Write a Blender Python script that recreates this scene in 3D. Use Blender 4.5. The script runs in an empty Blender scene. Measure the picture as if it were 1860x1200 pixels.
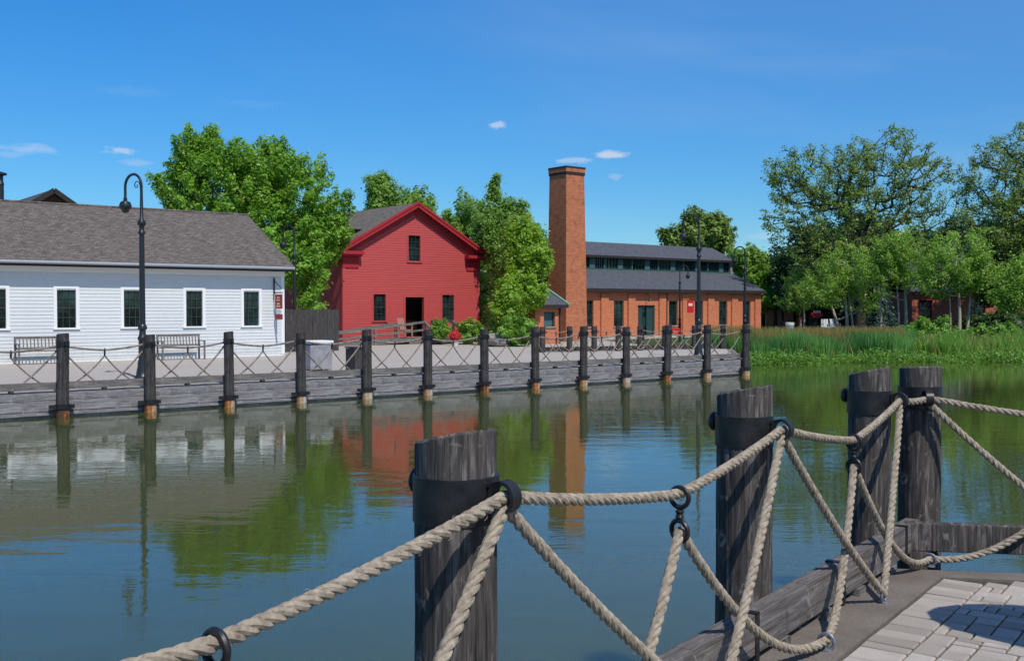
import bpy, math, random
import numpy as np
from mathutils import Vector, Matrix, geometry
random.seed(7); RNG = np.random.default_rng(7)
R = math.radians
S = bpy.context.scene
# ------------------------------------------------------------------ camera, sky, sun, exposure
cam = bpy.data.objects.new('camera', bpy.data.cameras.new('camera')); S.collection.objects.link(cam)
cam.location = (0, 0, 2.3); cam.rotation_euler = (R(90 - 1.266), 0, 0)
cam.data.sensor_width = 36; cam.data.lens = 36.77; cam.data.clip_end = 5000; cam.data.clip_start = .05
S.camera = cam
SUN_DIR = Vector((.48, -.877, 0)).normalized(); SUN_EL = R(54)
world = bpy.data.worlds.new('World'); S.world = world; world.use_nodes = True
sl = bpy.data.lights.new('sun', 'SUN'); sl.energy = 4.0; sl.angle = R(.5); sl.color = (1, .95, .87)
so = bpy.data.objects.new('sun', sl); S.collection.objects.link(so)
sdir = Vector((SUN_DIR.x * math.cos(SUN_EL), SUN_DIR.y * math.cos(SUN_EL), math.sin(SUN_EL)))
so.rotation_euler = sdir.to_track_quat('Z', 'Y').to_euler()
S.view_settings.view_transform = 'Standard'; S.view_settings.look = 'None'
S.view_settings.exposure = 0.0; S.view_settings.gamma = 1

def build_world():
    nt = world.node_tree; nt.nodes.clear(); N = nt.nodes.new; L = nt.links.new
    def mth(op, a, b=None, c=None, clamp=False):
        n = N('ShaderNodeMath'); n.operation = op; n.use_clamp = clamp
        for i, v in enumerate((a, b, c)):
            if v is None: continue
            if isinstance(v, (int, float)): n.inputs[i].default_value = v
            else: L(v, n.inputs[i])
        return n.outputs[0]
    sky = N('ShaderNodeTexSky'); sky.sky_type = 'NISHITA'; sky.sun_disc = False
    sky.sun_elevation = SUN_EL; sky.sun_rotation = math.atan2(SUN_DIR.x, SUN_DIR.y)
    sky.air_density = 1.0; sky.dust_density = .1; sky.ozone_density = 4.0; sky.altitude = 200
    hs = N('ShaderNodeHueSaturation'); hs.inputs['Saturation'].default_value = 1.3; hs.inputs['Value'].default_value = 1.0
    L(sky.outputs[0], hs.inputs['Color'])
    gm = N('ShaderNodeMix'); gm.data_type = 'RGBA'; gm.blend_type = 'MULTIPLY'; gm.inputs['Factor'].default_value = 1
    tc = N('ShaderNodeTexCoord'); sp = N('ShaderNodeSeparateXYZ'); L(tc.outputs['Generated'], sp.inputs[0])
    tm = N('ShaderNodeMix'); tm.data_type = 'RGBA'; L(mth('MULTIPLY', mth('SUBTRACT', sp.outputs[2], .06), 4.0, clamp=True), tm.inputs['Factor'])
    tm.inputs['A'].default_value = (.56, .89, 1.1, 1); tm.inputs['B'].default_value = (.65, 1.21, 1.46, 1)
    L(hs.outputs[0], gm.inputs['A']); L(tm.outputs['Result'], gm.inputs['B'])
    az = mth('ARCTAN2', sp.outputs[0], sp.outputs[1]); el = mth('ARCSINE', sp.outputs[2])
    cb = N('ShaderNodeCombineXYZ'); L(az, cb.inputs[0]); L(mth('MULTIPLY', el, 2.6), cb.inputs[1])
    nz = N('ShaderNodeTexNoise'); nz.inputs['Scale'].default_value = 60; nz.inputs['Detail'].default_value = 5
    nz.inputs['Roughness'].default_value = .62; L(cb.outputs[0], nz.inputs['Vector'])
    tot = None
    for px, py, w, h, st in ((57, 273, 50, 9, .35), (20, 283, 26, 7, .2), (218, 277, 26, 7, .55), (252, 299, 28, 8, .25), (903, 232, 22, 8, .6),
                             (1110, 284, 36, 8, .75), (1045, 294, 34, 7, .45), (1115, 325, 14, 8, .25), (1380, 428, 30, 9, .3),
                             (240, 172, 60, 10, .05), (460, 195, 70, 8, .04), (560, 372, 60, 8, .15)):
        a0 = math.atan((px - 930) / 1900); e0 = (558 - py) / 1900 * math.cos(a0)
        dx = mth('DIVIDE', mth('SUBTRACT', az, a0), w / 1900); dy = mth('DIVIDE', mth('SUBTRACT', el, e0), h / 1900)
        dx2 = mth('MULTIPLY', dx, dx); dy2 = mth('MULTIPLY', dy, dy)
        r = mth('SQRT', mth('ADD', dx2, dy2))
        r = mth('ADD', r, mth('MULTIPLY', mth('SUBTRACT', nz.outputs[0], .5), 2.6))
        m = mth('MULTIPLY', mth('SUBTRACT', 1.05, r, clamp=True), st * 1.5, clamp=True)
        m = mth('MINIMUM', m, st)
        tot = m if tot is None else mth('MAXIMUM', tot, m)
    # thin high cirrus veils
    cb2 = N('ShaderNodeCombineXYZ'); L(mth('ADD', az, mth('MULTIPLY', el, 1.5)), cb2.inputs[0]); L(mth('MULTIPLY', el, 4), cb2.inputs[1])
    n2 = N('ShaderNodeTexNoise'); n2.inputs['Scale'].default_value = 3.2; n2.inputs['Detail'].default_value = 6; L(cb2.outputs[0], n2.inputs['Vector'])
    ci = mth('MULTIPLY', mth('SUBTRACT', n2.outputs[0], .46, clamp=True), .9, clamp=True)
    ci = mth('MULTIPLY', ci, mth('ADD', .35, mth('MULTIPLY', az, 1.4), clamp=True))
    tot = mth('MAXIMUM', tot, mth('MULTIPLY', ci, .6))
    veil = mth('MULTIPLY', mth('ADD', .045, mth('MULTIPLY', az, .12), clamp=True), mth('MULTIPLY', mth('SUBTRACT', el, .1), 6, clamp=True))
    veil = mth('MULTIPLY', veil, mth('ADD', .6, mth('MULTIPLY', n2.outputs[0], .8)))
    tot = mth('ADD', tot, veil, clamp=True)
    mx = N('ShaderNodeMix'); mx.data_type = 'RGBA'; L(tot, mx.inputs['Factor']); L(gm.outputs['Result'], mx.inputs['A'])
    mx.inputs['B'].default_value = (6.2, 7.0, 8.2, 1)
    bg = N('ShaderNodeBackground'); bg.inputs['Strength'].default_value = .1; L(mx.outputs['Result'], bg.inputs['Color'])
    o = N('ShaderNodeOutputWorld'); L(bg.outputs[0], o.inputs['Surface'])
build_world()

# ------------------------------------------------------------------ frames
A = R(38.26); U = np.array([math.cos(A), math.sin(A)]); V = np.array([-U[1], U[0]])
QO = np.array([-9.41, 21.85])                       # far quay: first visible post
def Q(s, t, z=0): p = QO + U * s + V * t; return (p[0], p[1], z)
D = np.array([.5936, .8047]); NN = np.array([.8047, -.5936])   # near quay direction and landward normal
P1 = np.array([-.197, 3.675])
def NP(a, n, z=0): p = P1 + D * a + NN * n; return (p[0], p[1], z)
E2 = np.array([.986, -.165]); GZ = .53

# ------------------------------------------------------------------ materials
def mat(name, base=(.5, .5, .5), rough=.7, spec=.3, metal=0.0, build=None):
    m = bpy.data.materials.new(name); m.use_nodes = True; nt = m.node_tree
    b = nt.nodes['Principled BSDF']; b.inputs['Base Color'].default_value = (*base, 1)
    b.inputs['Roughness'].default_value = rough; b.inputs['Metallic'].default_value = metal
    b.inputs['Specular IOR Level'].default_value = spec
    if build: build(NB(nt, b))
    return m
class NB:
    def __init__(s, nt, b): s.nt = nt; s.b = b; s.N = nt.nodes.new; s.L = nt.links.new
    def co(s, kind='Object', scale=(1, 1, 1), rot=(0, 0, 0)):
        t = s.N('ShaderNodeTexCoord'); m = s.N('ShaderNodeMapping'); m.inputs['Scale'].default_value = scale; m.inputs['Rotation'].default_value = rot
        if kind == 'World':
            g = s.N('ShaderNodeNewGeometry'); s.L(g.outputs['Position'], m.inputs[0])
        else: s.L(t.outputs[kind], m.inputs[0])
        return m.outputs[0]
    def noise(s, vec, scale=5, detail=4, rough=.55, dist=0):
        n = s.N('ShaderNodeTexNoise'); n.inputs['Scale'].default_value = scale; n.inputs['Detail'].default_value = detail
        n.inputs['Roughness'].default_value = rough; n.inputs['Distortion'].default_value = dist; s.L(vec, n.inputs['Vector']); return n.outputs[0]
    def ramp(s, fac, stops):
        r = s.N('ShaderNodeValToRGB'); e = r.color_ramp.elements
        while len(e) < len(stops): e.new(.5)
        for k, (p, c) in enumerate(stops):
            e[k].position = p; e[k].color = (*c, 1) if len(c) == 3 else c
        s.L(fac, r.inputs[0]); return r.outputs[0]
    def mix(s, f, a, b, mode='MIX'):
        m = s.N('ShaderNodeMix'); m.data_type = 'RGBA'; m.blend_type = mode
        for key, v in (('Factor', f), ('A', a), ('B', b)):
            if isinstance(v, (int, float)): m.inputs[key].default_value = v
            elif isinstance(v, tuple): m.inputs[key].default_value = (*v, 1) if len(v) == 3 else v
            else: s.L(v, m.inputs[key])
        return m.outputs['Result']
    def math(s, op, a, b=0, clamp=False):
        n = s.N('ShaderNodeMath'); n.operation = op; n.use_clamp = clamp
        for i, v in enumerate((a, b)):
            if isinstance(v, (int, float)): n.inputs[i].default_value = v
            else: s.L(v, n.inputs[i])
        return n.outputs[0]
    def color(s, c): s.L(c, s.b.inputs['Base Color'])
    def bump(s, h, strength=.4, dist=.01):
        n = s.N('ShaderNodeBump'); n.inputs['Strength'].default_value = strength; n.inputs['Distance'].default_value = dist
        s.L(h, n.inputs['Height']); s.L(n.outputs[0], s.b.inputs['Normal'])
    def rnd(s):
        n = s.N('ShaderNodeObjectInfo'); return n.outputs['Random']
    def xz(s):                                      # wall coordinates: along, up
        t = s.N('ShaderNodeTexCoord'); p = s.N('ShaderNodeSeparateXYZ'); s.L(t.outputs['Object'], p.inputs[0])
        c = s.N('ShaderNodeCombineXYZ'); s.L(s.math('ADD', p.outputs[0], p.outputs[1]), c.inputs[0]); s.L(p.outputs[2], c.inputs[1]); return c.outputs[0]

def wood(name, dark, mid, light, vertical=True, rough=.85, grain=1.0, rust=False):
    def f(n):
        sc = (9, 9, 1.25) if vertical else (1.1, 9, 9)
        v = n.co('Object', sc)
        a = n.noise(v, 2.2 * grain, 8, .65, .6)
        c = n.ramp(a, [(.28, dark), (.52, mid), (.78, light)])
        sc2 = (60, 60, 1.6) if vertical else (1.6, 60, 60)
        b = n.noise(n.co('Object', sc2), 1.4 * grain, 5, .7)
        c = n.mix(n.math('MULTIPLY', n.math('SUBTRACT', .52, b, True), 5, True), c, tuple(x * .35 for x in dark), 'MIX')
        kn = n.noise(n.co('Object', (7, 7, 3.2)), 1.6, 3, .5, 1.5); c = n.mix(n.math('MULTIPLY', n.math('SUBTRACT', kn, .62, True), 6, True), c, light); c = n.mix(n.math('MULTIPLY', n.math('SUBTRACT', .33, kn, True), 7, True), c, tuple(x * .6 for x in dark))
        g = n.noise(n.co('Object', (1.3, 1.3, 1.3)), 2, 3)
        c = n.mix(n.math('MULTIPLY', g, .35), c, tuple(x * .8 for x in mid))
        n.color(c); n.bump(n.math('ADD', a, b), .55, .006)
    return mat(name, mid, rough, .25, build=f)
M = {}
M['post'] = wood('weathered_post', (.014, .012, .011), (.088, .076, .069), (.4, .36, .33), grain=1.1)
M['post_far'] = wood('tarred_post', (.02, .018, .018), (.062, .055, .053), (.17, .155, .148))
M['rail'] = wood('grey_timber', (.06, .052, .048), (.16, .14, .13), (.36, .33, .3), vertical=False)
M['fascia'] = wood('quay_timber', (.08, .076, .08), (.26, .245, .25), (.5, .48, .475), vertical=False)
M['greywood'] = wood('silver_wood', (.08, .074, .07), (.19, .175, .165), (.33, .31, .29), vertical=False)
M['fencewood'] = wood('old_fence_wood', (.03, .027, .027), (.07, .063, .062), (.13, .12, .115))
def f(n):
    a = n.noise(n.co(scale=(1, 1, 1)), 14, 6, .65); n.color(n.ramp(a, [(.3, (.012, .012, .014)), (.62, (.03, .029, .031)), (.8, (.07, .045, .03))])); n.bump(a, .25, .004)
M['iron'] = mat('black_iron', (.02, .02, .022), .42, .5, .35, f)
M['lampiron'] = mat('painted_iron', (.018, .022, .024), .38, .5, .1)
def f(n):
    a = n.noise(n.co(), 20, 4); n.color(n.ramp(a, [(.35, (.2, .22, .25)), (.7, (.34, .36, .4))]))
M['galv'] = mat('galvanised', (.3, .32, .36), .4, .5, .6, f)
def f(n):
    a = n.noise(n.co(scale=(1, 1, .35)), 7, 5, .7)
    a = n.math('ADD', a, n.math('MULTIPLY', n.math('SUBTRACT', n.rnd(), .5), .35))
    n.color(n.ramp(a, [(.36, (.09, .045, .025)), (.45, (.4, .13, .04)), (.52, (.42, .21, .08)), (.6, (.45, .37, .28)), (.8, (.52, .5, .45))]))
M['rust'] = mat('rusted_sleeve', (.4, .15, .05), .7, .3, 0, f)
def f(n):
    a = n.noise(n.co(), 30, 5, .7); b = n.noise(n.co(), 5, 3)
    c = n.ramp(a, [(.3, (.11, .09, .065)), (.5, (.32, .27, .205)), (.75, (.52, .455, .365))])
    c = n.mix(n.math('MULTIPLY', b, .45), c, (.3, .23, .17)); n.color(c)
    n.bump(n.noise(n.co(), 220, 3, .7), .5, .002)
M['rope'] = mat('hemp_rope', (.4, .34, .26), .9, .1, 0, f)
def f(n):
    a = n.noise(n.co(), 9, 4); n.color(n.ramp(a, [(.3, (.15, .12, .1)), (.7, (.32, .27, .23))]))
M['rope_far'] = mat('old_rope', (.2, .15, .11), .9, .1, 0, f)
# water
def f(n):
    v = n.co('World', (.55, 1.5, 1), (0, 0, .12))
    a = n.noise(v, 1.7, 3, .5, .3); b = n.noise(n.co('World', (1, 1.6, 1)), .35, 2, .5)
    c = n.noise(n.co('World', (1, 2.2, 1), (0, 0, -.2)), 6, 2, .5)
    h = n.math('ADD', n.math('ADD', n.math('MULTIPLY', a, .8), n.math('MULTIPLY', c, .17)), n.math('MULTIPLY', b, 1.0))
    n.bump(h, .5, .0105)
    g = n.noise(n.co('World', (1, 1, 1)), .12, 3); n.color(n.ramp(g, [(.3, (.052, .066, .017)), (.7, (.06, .074, .02))]))
M['water'] = mat('pond_water', (.04, .05, .03), .03, .5, 0, f); _p = M['water'].node_tree.nodes['Principled BSDF']; _p.inputs['IOR'].default_value = 1.6; _p.subsurface_method = 'BURLEY'; _p.inputs['Subsurface Weight'].default_value = 1; _p.inputs['Subsurface Radius'].default_value = (1, 1, .7); _p.inputs['Subsurface Scale'].default_value = .6
def f(n):
    a = n.noise(n.co('World'), 90, 4, .8); b = n.noise(n.co('World'), .5, 5, .6)
    c = n.ramp(a, [(.35, (.33, .29, .25)), (.6, (.46, .42, .37))]); c = n.mix(n.math('MULTIPLY', n.math('SUBTRACT', b, .35, True), .9, True), c, (.36, .31, .26)); n.color(c)
M['aggregate'] = mat('pale_aggregate_paving', (.4, .36, .32), .85, .2, 0, f)
def f(n):
    a = n.noise(n.co('World'), 60, 5, .8); b = n.noise(n.co('World'), 2.2, 6, .7)
    c = n.ramp(a, [(.3, (.13, .11, .095)), (.7, (.23, .2, .175))]); c = n.mix(n.math('MULTIPLY', n.math('SUBTRACT', b, .4, True), 3, True), c, (.11, .09, .075))
    n.color(c); n.bump(a, .5, .006)
M['concrete'] = mat('stained_concrete', (.2, .18, .16), .9, .2, 0, f)
def f(n):
    a = n.noise(n.co('World'), .6, 6, .6); b = n.noise(n.co('World'), 12, 4, .7)
    n.color(n.mix(b, n.ramp(a, [(.35, (.035, .06, .018)), (.65, (.07, .1, .03))]), (.05, .07, .025)))
M['lawn'] = mat('lawn', (.05, .08, .025), .9, .1, 0, f)
def siding_mat(name, c0, c1, stain):
    def f(n):
        a = n.noise(n.co(scale=(.5, .5, 6)), 3, 6, .65); b = n.noise(n.co(scale=(2, 2, 14)), 4, 5, .75)
        c = n.ramp(a, [(.3, c0), (.7, c1)]); c = n.mix(n.math('MULTIPLY', n.math('SUBTRACT', b, .55, True), 3.5, True), c, stain)
        t = n.N('ShaderNodeTexCoord'); p = n.N('ShaderNodeSeparateXYZ'); n.L(t.outputs['Object'], p.inputs[0])
        g = n.noise(n.co(scale=(3, 3, 1.2)), 2.5, 6, .7); low = n.math('MULTIPLY', n.math('SUBTRACT', n.math('ADD', n.math('MULTIPLY', n.math('SUBTRACT', .9, p.outputs[2]), .45), g), .62, True), 1.6, True)
        c = n.mix(n.math('MULTIPLY', low, .75), c, stain)
        f2 = n.noise(n.co(scale=(.35, .35, .35)), 2.0, 4, .6); c = n.mix(n.math('MULTIPLY', n.math('SUBTRACT', f2, .45, True), 1.2, True), c, tuple(.75 * u_ + .25 * v_ for u_, v_ in zip(c0, stain))); n.color(c)
    return mat(name, c0, .6, .3, 0, f)
M['white'] = siding_mat('white_clapboard', (.585, .605, .61), (.67, .685, .69), (.4, .4, .39))
M['red'] = siding_mat('red_clapboard', (.43, .058, .055), (.52, .08, .075), (.35, .085, .08))
M['redtrim'] = siding_mat('red_trim', (.34, .018, .024), (.40, .026, .032), (.26, .02, .022))
M['whitetrim'] = mat('white_trim', (.78, .78, .77), .5, .4)
M['soffit'] = mat('tan_soffit', (.5, .42, .36), .7)
def shingle(name, c0, c1, c2, moss=None, sc=1.0):
    def f(n):
        t = n.N('ShaderNodeTexCoord'); b = n.N('ShaderNodeTexBrick'); n.L(n.co(scale=(1, 1, 1)), b.inputs['Vector'])
        b.inputs['Scale'].default_value = 1; b.inputs['Brick Width'].default_value = .22 * sc; b.inputs['Row Height'].default_value = .14 * sc
        b.inputs['Mortar Size'].default_value = .012; b.inputs['Mortar Smooth'].default_value = .3; b.inputs['Bias'].default_value = 0
        b.inputs['Color1'].default_value = (*c0, 1); b.inputs['Color2'].default_value = (*c1, 1); b.inputs['Mortar'].default_value = (*c2, 1)
        a = n.noise(n.co(scale=(1.6, 6, 1)), 2.2, 7, .85); c = n.mix(.7, b.outputs[0], n.ramp(a, [(.36, c2), (.5, c0), (.62, c1)]))
        if moss: c = n.mix(n.math('MULTIPLY', n.math('SUBTRACT', n.noise(n.co(), 1.3, 5, .7), .5, True), 4, True), c, moss)
        n.color(c); n.bump(n.math('ADD', b.outputs[1], a), -.6, .02)
    return mat(name, c0, .9, .15, 0, f)
M['shingle'] = shingle('weathered_shingles', (.105, .09, .08), (.24, .205, .18), (.03, .026, .024))
M['shingle_red'] = shingle('mossy_shingles', (.12, .1, .09), (.27, .23, .2), (.03, .028, .026), (.13, .15, .09))
M['slate'] = shingle('grey_slate', (.075, .08, .095), (.13, .135, .155), (.045, .047, .056), None, 1.4)
def brick(name, c0, c1, mo):
    def f(n):
        b = n.N('ShaderNodeTexBrick'); n.L(n.xz(), b.inputs['Vector']); b.inputs['Scale'].default_value = 1
        b.inputs['Brick Width'].default_value = .24; b.inputs['Row Height'].default_value = .078; b.inputs['Mortar Size'].default_value = .008
        b.inputs['Color1'].default_value = (*c0, 1); b.inputs['Color2'].default_value = (*c1, 1); b.inputs['Mortar'].default_value = (*mo, 1)
        a = n.noise(n.co(), 5, 6, .8); c = n.mix(n.math('MULTIPLY', n.math('SUBTRACT', a, .5, True), 2.2, True), b.outputs[0], (.2, .06, .04))
        a2 = n.noise(n.co(), .8, 4, .6); c = n.mix(n.math('MULTIPLY', a2, .3), c, (.5, .2, .12)); n.color(c); n.bump(b.outputs[1], -.4, .01)
    return mat(name, c0, .85, .2, 0, f)
M['brick'] = brick('orange_brick', (.46, .11, .04), (.58, .17, .065), (.5, .27, .17))
M['brick_old'] = brick('sooty_chimney_brick', (.42, .105, .042), (.53, .165, .065), (.4, .23, .14))
_n = NB(M['brick_old'].node_tree, M['brick_old'].node_tree.nodes['Principled BSDF']); _c = M['brick_old'].node_tree.nodes['Principled BSDF'].inputs['Base Color'].links[0].from_socket
_a = _n.noise(_n.co(), 3.5, 7, .85); _c = _n.mix(_n.math('MULTIPLY', _n.math('SUBTRACT', _a, .5, True), 5, True), _c, (.14, .06, .045)); _n.color(_c)
M['brick_red'] = brick('red_brick', (.34, .07, .04), (.42, .1, .06), (.32, .18, .14))
def f(n):
    n.b.inputs['Coat Weight'].default_value = 0
    a = n.noise(n.co(), 3, 2); n.bump(a, .08, .02); w_ = n.noise(n.co('World', (1, 1, 1)), 1.1, 3, .6); n.color(n.ramp(w_, [(.42, (.006, .008, .008)), (.6, (.022, .045, .045))]))
M['glass'] = mat('dark_glass', (.008, .012, .012), .06, .45, 0, f)
M['teal'] = mat('teal_frame', (.02, .055, .055), .6)
M['tealpanel'] = mat('teal_panel', (.06, .12, .12), .55)
M['black'] = mat('room_shade_black', (.01, .008, .006), .9, .05)  # near-black colour stands in for the darkness of unlit rooms
M['copper'] = mat('green_copper', (.2, .42, .34), .6)
M['darktrim'] = mat('dark_trim', (.03, .025, .025), .6)
M['signred'] = mat('sign_red', (.3, .02, .03), .5); M['signcream'] = mat('sign_cream', (.75, .62, .45), .5)
M['stone'] = mat('grey_stone', (.3, .28, .26), .8, build=lambda n: n.color(n.ramp(n.noise(n.co(), 6, 6, .7), [(.3, (.12, .11, .1)), (.7, (.34, .31, .29))])))
M['bingrey'] = mat('grey_bin_paint', (.3, .3, .32), .6, build=lambda n: n.color(n.ramp(n.noise(n.co(), 4, 6, .7), [(.3, (.2, .2, .22)), (.7, (.34, .34, .36))])))
M['binwhite'] = mat('white_lid', (.72, .74, .74), .5); M['blue'] = mat('pale_blue_paint', (.35, .5, .68), .6)
M['globe'] = mat('white_globe', (.8, .8, .78), .3)
M['redpaint'] = mat('bright_red_paint', (.55, .015, .02), .5); M['greenpaint'] = mat('green_paint', (.02, .12, .05), .5)
def bark(name, c0, c1, birch=False):
    def f(n):
        a = n.noise(n.co(scale=(1, 1, .4) if not birch else (.6, .6, 3)), 8, 5, .7); n.color(n.ramp(a, [(.35 if not birch else .3, c0), (.6 if not birch else .42, c1)])); n.bump(a, .6, .02)
    return mat(name, c1, .9, .15, 0, f)
M['bark'] = bark('dark_bark', (.025, .02, .017), (.07, .055, .045)); M['birchbark'] = bark('birch_bark', (.08, .065, .055), (.4, .34, .27), True)
def leaf(name, c0, c1, c2, trans=.3):
    m = bpy.data.materials.new(name); m.use_nodes = True; nt = m.node_tree; nt.nodes.clear(); N = nt.nodes.new; L = nt.links.new
    at = N('ShaderNodeAttribute'); at.attribute_name = 'tone'; r = N('ShaderNodeValToRGB'); e = r.color_ramp.elements; e.new(.5)
    for k, (p, c) in enumerate(((0, c0), (.5, c1), (1, c2))): e[k].position = p; e[k].color = (*c, 1)
    L(at.outputs['Fac'], r.inputs[0])
    p = N('ShaderNodeBsdfPrincipled'); p.inputs['Roughness'].default_value = .45; p.inputs['Specular IOR Level'].default_value = .35; L(r.outputs[0], p.inputs['Base Color'])
    t = N('ShaderNodeBsdfTranslucent'); hs = N('ShaderNodeHueSaturation'); hs.inputs['Value'].default_value = 1.7; hs.inputs['Hue'].default_value = .485
    L(r.outputs[0], hs.inputs['Color']); L(hs.outputs[0], t.inputs['Color'])
    mx = N('ShaderNodeMixShader'); mx.inputs[0].default_value = trans; L(p.outputs[0], mx.inputs[1]); L(t.outputs[0], mx.inputs[2])
    o = N('ShaderNodeOutputMaterial'); L(mx.outputs[0], o.inputs[0]); return m
M['maple'] = leaf('maple_leaf', (.06, .15, .012), (.17, .36, .03), (.38, .55, .12), 0.5)
M['ash'] = leaf('ash_leaf', (.08, .18, .03), (.2, .36, .06), (.38, .52, .15), 0.5)
M['locust'] = leaf('locust_leaf', (.065, .13, .025), (.17, .27, .045), (.34, .43, .1))
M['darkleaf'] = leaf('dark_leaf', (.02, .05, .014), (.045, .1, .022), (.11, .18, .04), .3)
M['lime'] = leaf('lime_leaf', (.11, .22, .02), (.24, .4, .04), (.4, .55, .1), 0.5)
M['birchleaf'] = leaf('birch_leaf', (.08, .18, .025), (.2, .36, .05), (.38, .54, .12), 0.5)
M['spruce'] = leaf('spruce_needles', (.012, .035, .03), (.03, .07, .055), (.06, .12, .09), .1)
M['reed'] = leaf('reed_blade', (.05, .17, .04), (.11, .29, .065), (.22, .42, .1), 0.35)
M['reedtip'] = leaf('reed_tip', (.17, .17, .05), (.3, .23, .07), (.42, .3, .1), .3)
M['herb'] = leaf('herb_leaf', (.07, .19, .025), (.17, .34, .045), (.32, .5, .1), 0.4)
M['blossom'] = leaf('red_blossom', (.4, .01, .02), (.6, .03, .03), (.7, .08, .06), .2)

# ------------------------------------------------------------------ mesh helpers
class MB:
    def __init__(s): s.v = []; s.f = []; s.X = None
    def add(s, vs, fs):
        o = len(s.v)
        if s.X is not None: vs = [tuple(s.X @ Vector(p)) for p in vs]
        s.v.extend(vs); s.f.extend([tuple(i + o for i in q) for q in fs]); return s
    def box(s, x0, x1, y0, y1, z0, z1):
        return s.add([(x0, y0, z0), (x1, y0, z0), (x1, y1, z0), (x0, y1, z0), (x0, y0, z1), (x1, y0, z1), (x1, y1, z1), (x0, y1, z1)],
              [(0, 3, 2, 1), (4, 5, 6, 7), (0, 1, 5, 4), (1, 2, 6, 5), (2, 3, 7, 6), (3, 0, 4, 7)])
    def quad(s, *p): return s.add(list(p), [tuple(range(len(p)))])
    def beam(s, a, b, w, h, up=(0, 0, 1)):          # box section from a to b
        a = Vector(a); b = Vector(b); d = (b - a).normalized(); sd = d.cross(Vector(up)).normalized(); u = sd.cross(d)
        vs = []
        for p in (a, b):
            for i, j in ((-1, -1), (1, -1), (1, 1), (-1, 1)): vs.append(tuple(p + sd * (i * w / 2) + u * (j * h / 2)))
        return s.add(vs, [(0, 3, 2, 1), (4, 5, 6, 7), (0, 1, 5, 4), (1, 2, 6, 5), (2, 3, 7, 6), (3, 0, 4, 7)])
    def tube(s, pts, rad, seg=8, cap=True, closed=False):
        pts = [Vector(p) for p in pts]; n = len(pts)
        if isinstance(rad, (int, float)): rad = [rad] * n
        t0 = (pts[1] - pts[0]).normalized(); u = t0.orthogonal().normalized(); vs = []; pt = t0
        for i, p in enumerate(pts):
            if closed: t = (pts[(i + 1) % n] - pts[i - 1]).normalized()
            elif i == 0: t = t0
            elif i == n - 1: t = (pts[i] - pts[i - 1]).normalized()
            else: t = (pts[i + 1] - pts[i - 1]).normalized()
            u = (u - t * u.dot(t)).normalized(); w = t.cross(u)
            for k in range(seg):
                a = 2 * math.pi * k / seg; vs.append(tuple(p + (u * math.cos(a) + w * math.sin(a)) * rad[i]))
        fs = []
        for i in range(n if closed else n - 1):
            j = (i + 1) % n
            for k in range(seg): fs.append((i * seg + k, i * seg + (k + 1) % seg, j * seg + (k + 1) % seg, j * seg + k))
        if cap and not closed: fs += [tuple(range(seg))[::-1], tuple((n - 1) * seg + k for k in range(seg))]
        return s.add(vs, fs)
    def lathe(s, prof, seg=20, c=(0, 0)):           # prof: (r, z)
        vs = [(c[0] + r * math.cos(2 * math.pi * k / seg), c[1] + r * math.sin(2 * math.pi * k / seg), z) for r, z in prof for k in range(seg)]
        fs = [(i * seg + k, i * seg + (k + 1) % seg, (i + 1) * seg + (k + 1) % seg, (i + 1) * seg + k) for i in range(len(prof) - 1) for k in range(seg)]
        fs += [tuple(range(seg))[::-1], tuple((len(prof) - 1) * seg + k for k in range(seg))]
        return s.add(vs, fs)
    def torus(s, c, axis, r, tr, seg=24, ts=8):
        ax = Vector(axis).normalized(); u = ax.orthogonal().normalized(); w = ax.cross(u)
        return s.tube([Vector(c) + (u * math.cos(2 * math.pi * k / seg) + w * math.sin(2 * math.pi * k / seg)) * r for k in range(seg)], tr, ts, closed=True)
    def build(s, name, m, parent=None, smooth=False, bevel=0):
        me = bpy.data.meshes.new(name); me.from_pydata([tuple(p) for p in s.v], [], s.f); me.materials.append(m)
        if smooth:
            me.polygons.foreach_set('use_smooth', [True] * len(me.polygons))
            try: me.set_sharp_from_angle(angle=R(40))
            except Exception: pass
        o = bpy.data.objects.new(name, me); S.collection.objects.link(o)
        if parent: o.parent = parent
        if bevel:
            b = o.modifiers.new('bevel', 'BEVEL'); b.width = bevel; b.segments = 2; b.limit_method = 'ANGLE'
        return o
def tag(o, label=None, cat=None, group=None, kind=None):
    if label: o['label'] = label
    if cat: o['category'] = cat
    if group: o['group'] = group
    if kind: o['kind'] = kind
    return o
def thing(name, label, cat, loc=(0, 0, 0), rz=0, group=None):
    o = bpy.data.objects.new(name, None); S.collection.objects.link(o); o.empty_display_size = .1
    o.location = loc; o.rotation_euler = (0, 0, rz); return tag(o, label, cat, group)
KIDS = {}
def copy_tree(o, parent=None):
    c = o.copy(); S.collection.objects.link(c)
    if parent: c.parent = parent
    for ch in [x for x in S.objects if x.parent == o]: copy_tree(ch, c)
    return c
def poly_sheet(name, pts, z, m, holes=(), skirt=0, parent=None):
    loops = [[Vector((p[0], p[1], 0)) for p in pts]] + [[Vector((p[0], p[1], 0)) for p in h] for h in holes]
    flat = [p for l in loops for p in l]; tris = geometry.tessellate_polygon(loops); b = MB()
    fs = []
    for t in tris:
        a, c, d = (flat[i] for i in t); fs.append(t if (c - a).cross(d - a).z > 0 else t[::-1])
    b.add([(p.x, p.y, z) for p in flat], fs)
    if skirt:
        for l in loops:
            for i in range(len(l)):
                p, q = l[i], l[(i + 1) % len(l)]; b.quad((p.x, p.y, z), (q.x, q.y, z), (q.x, q.y, z - skirt), (p.x, p.y, z - skirt))
    return b.build(name, m, parent)

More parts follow.
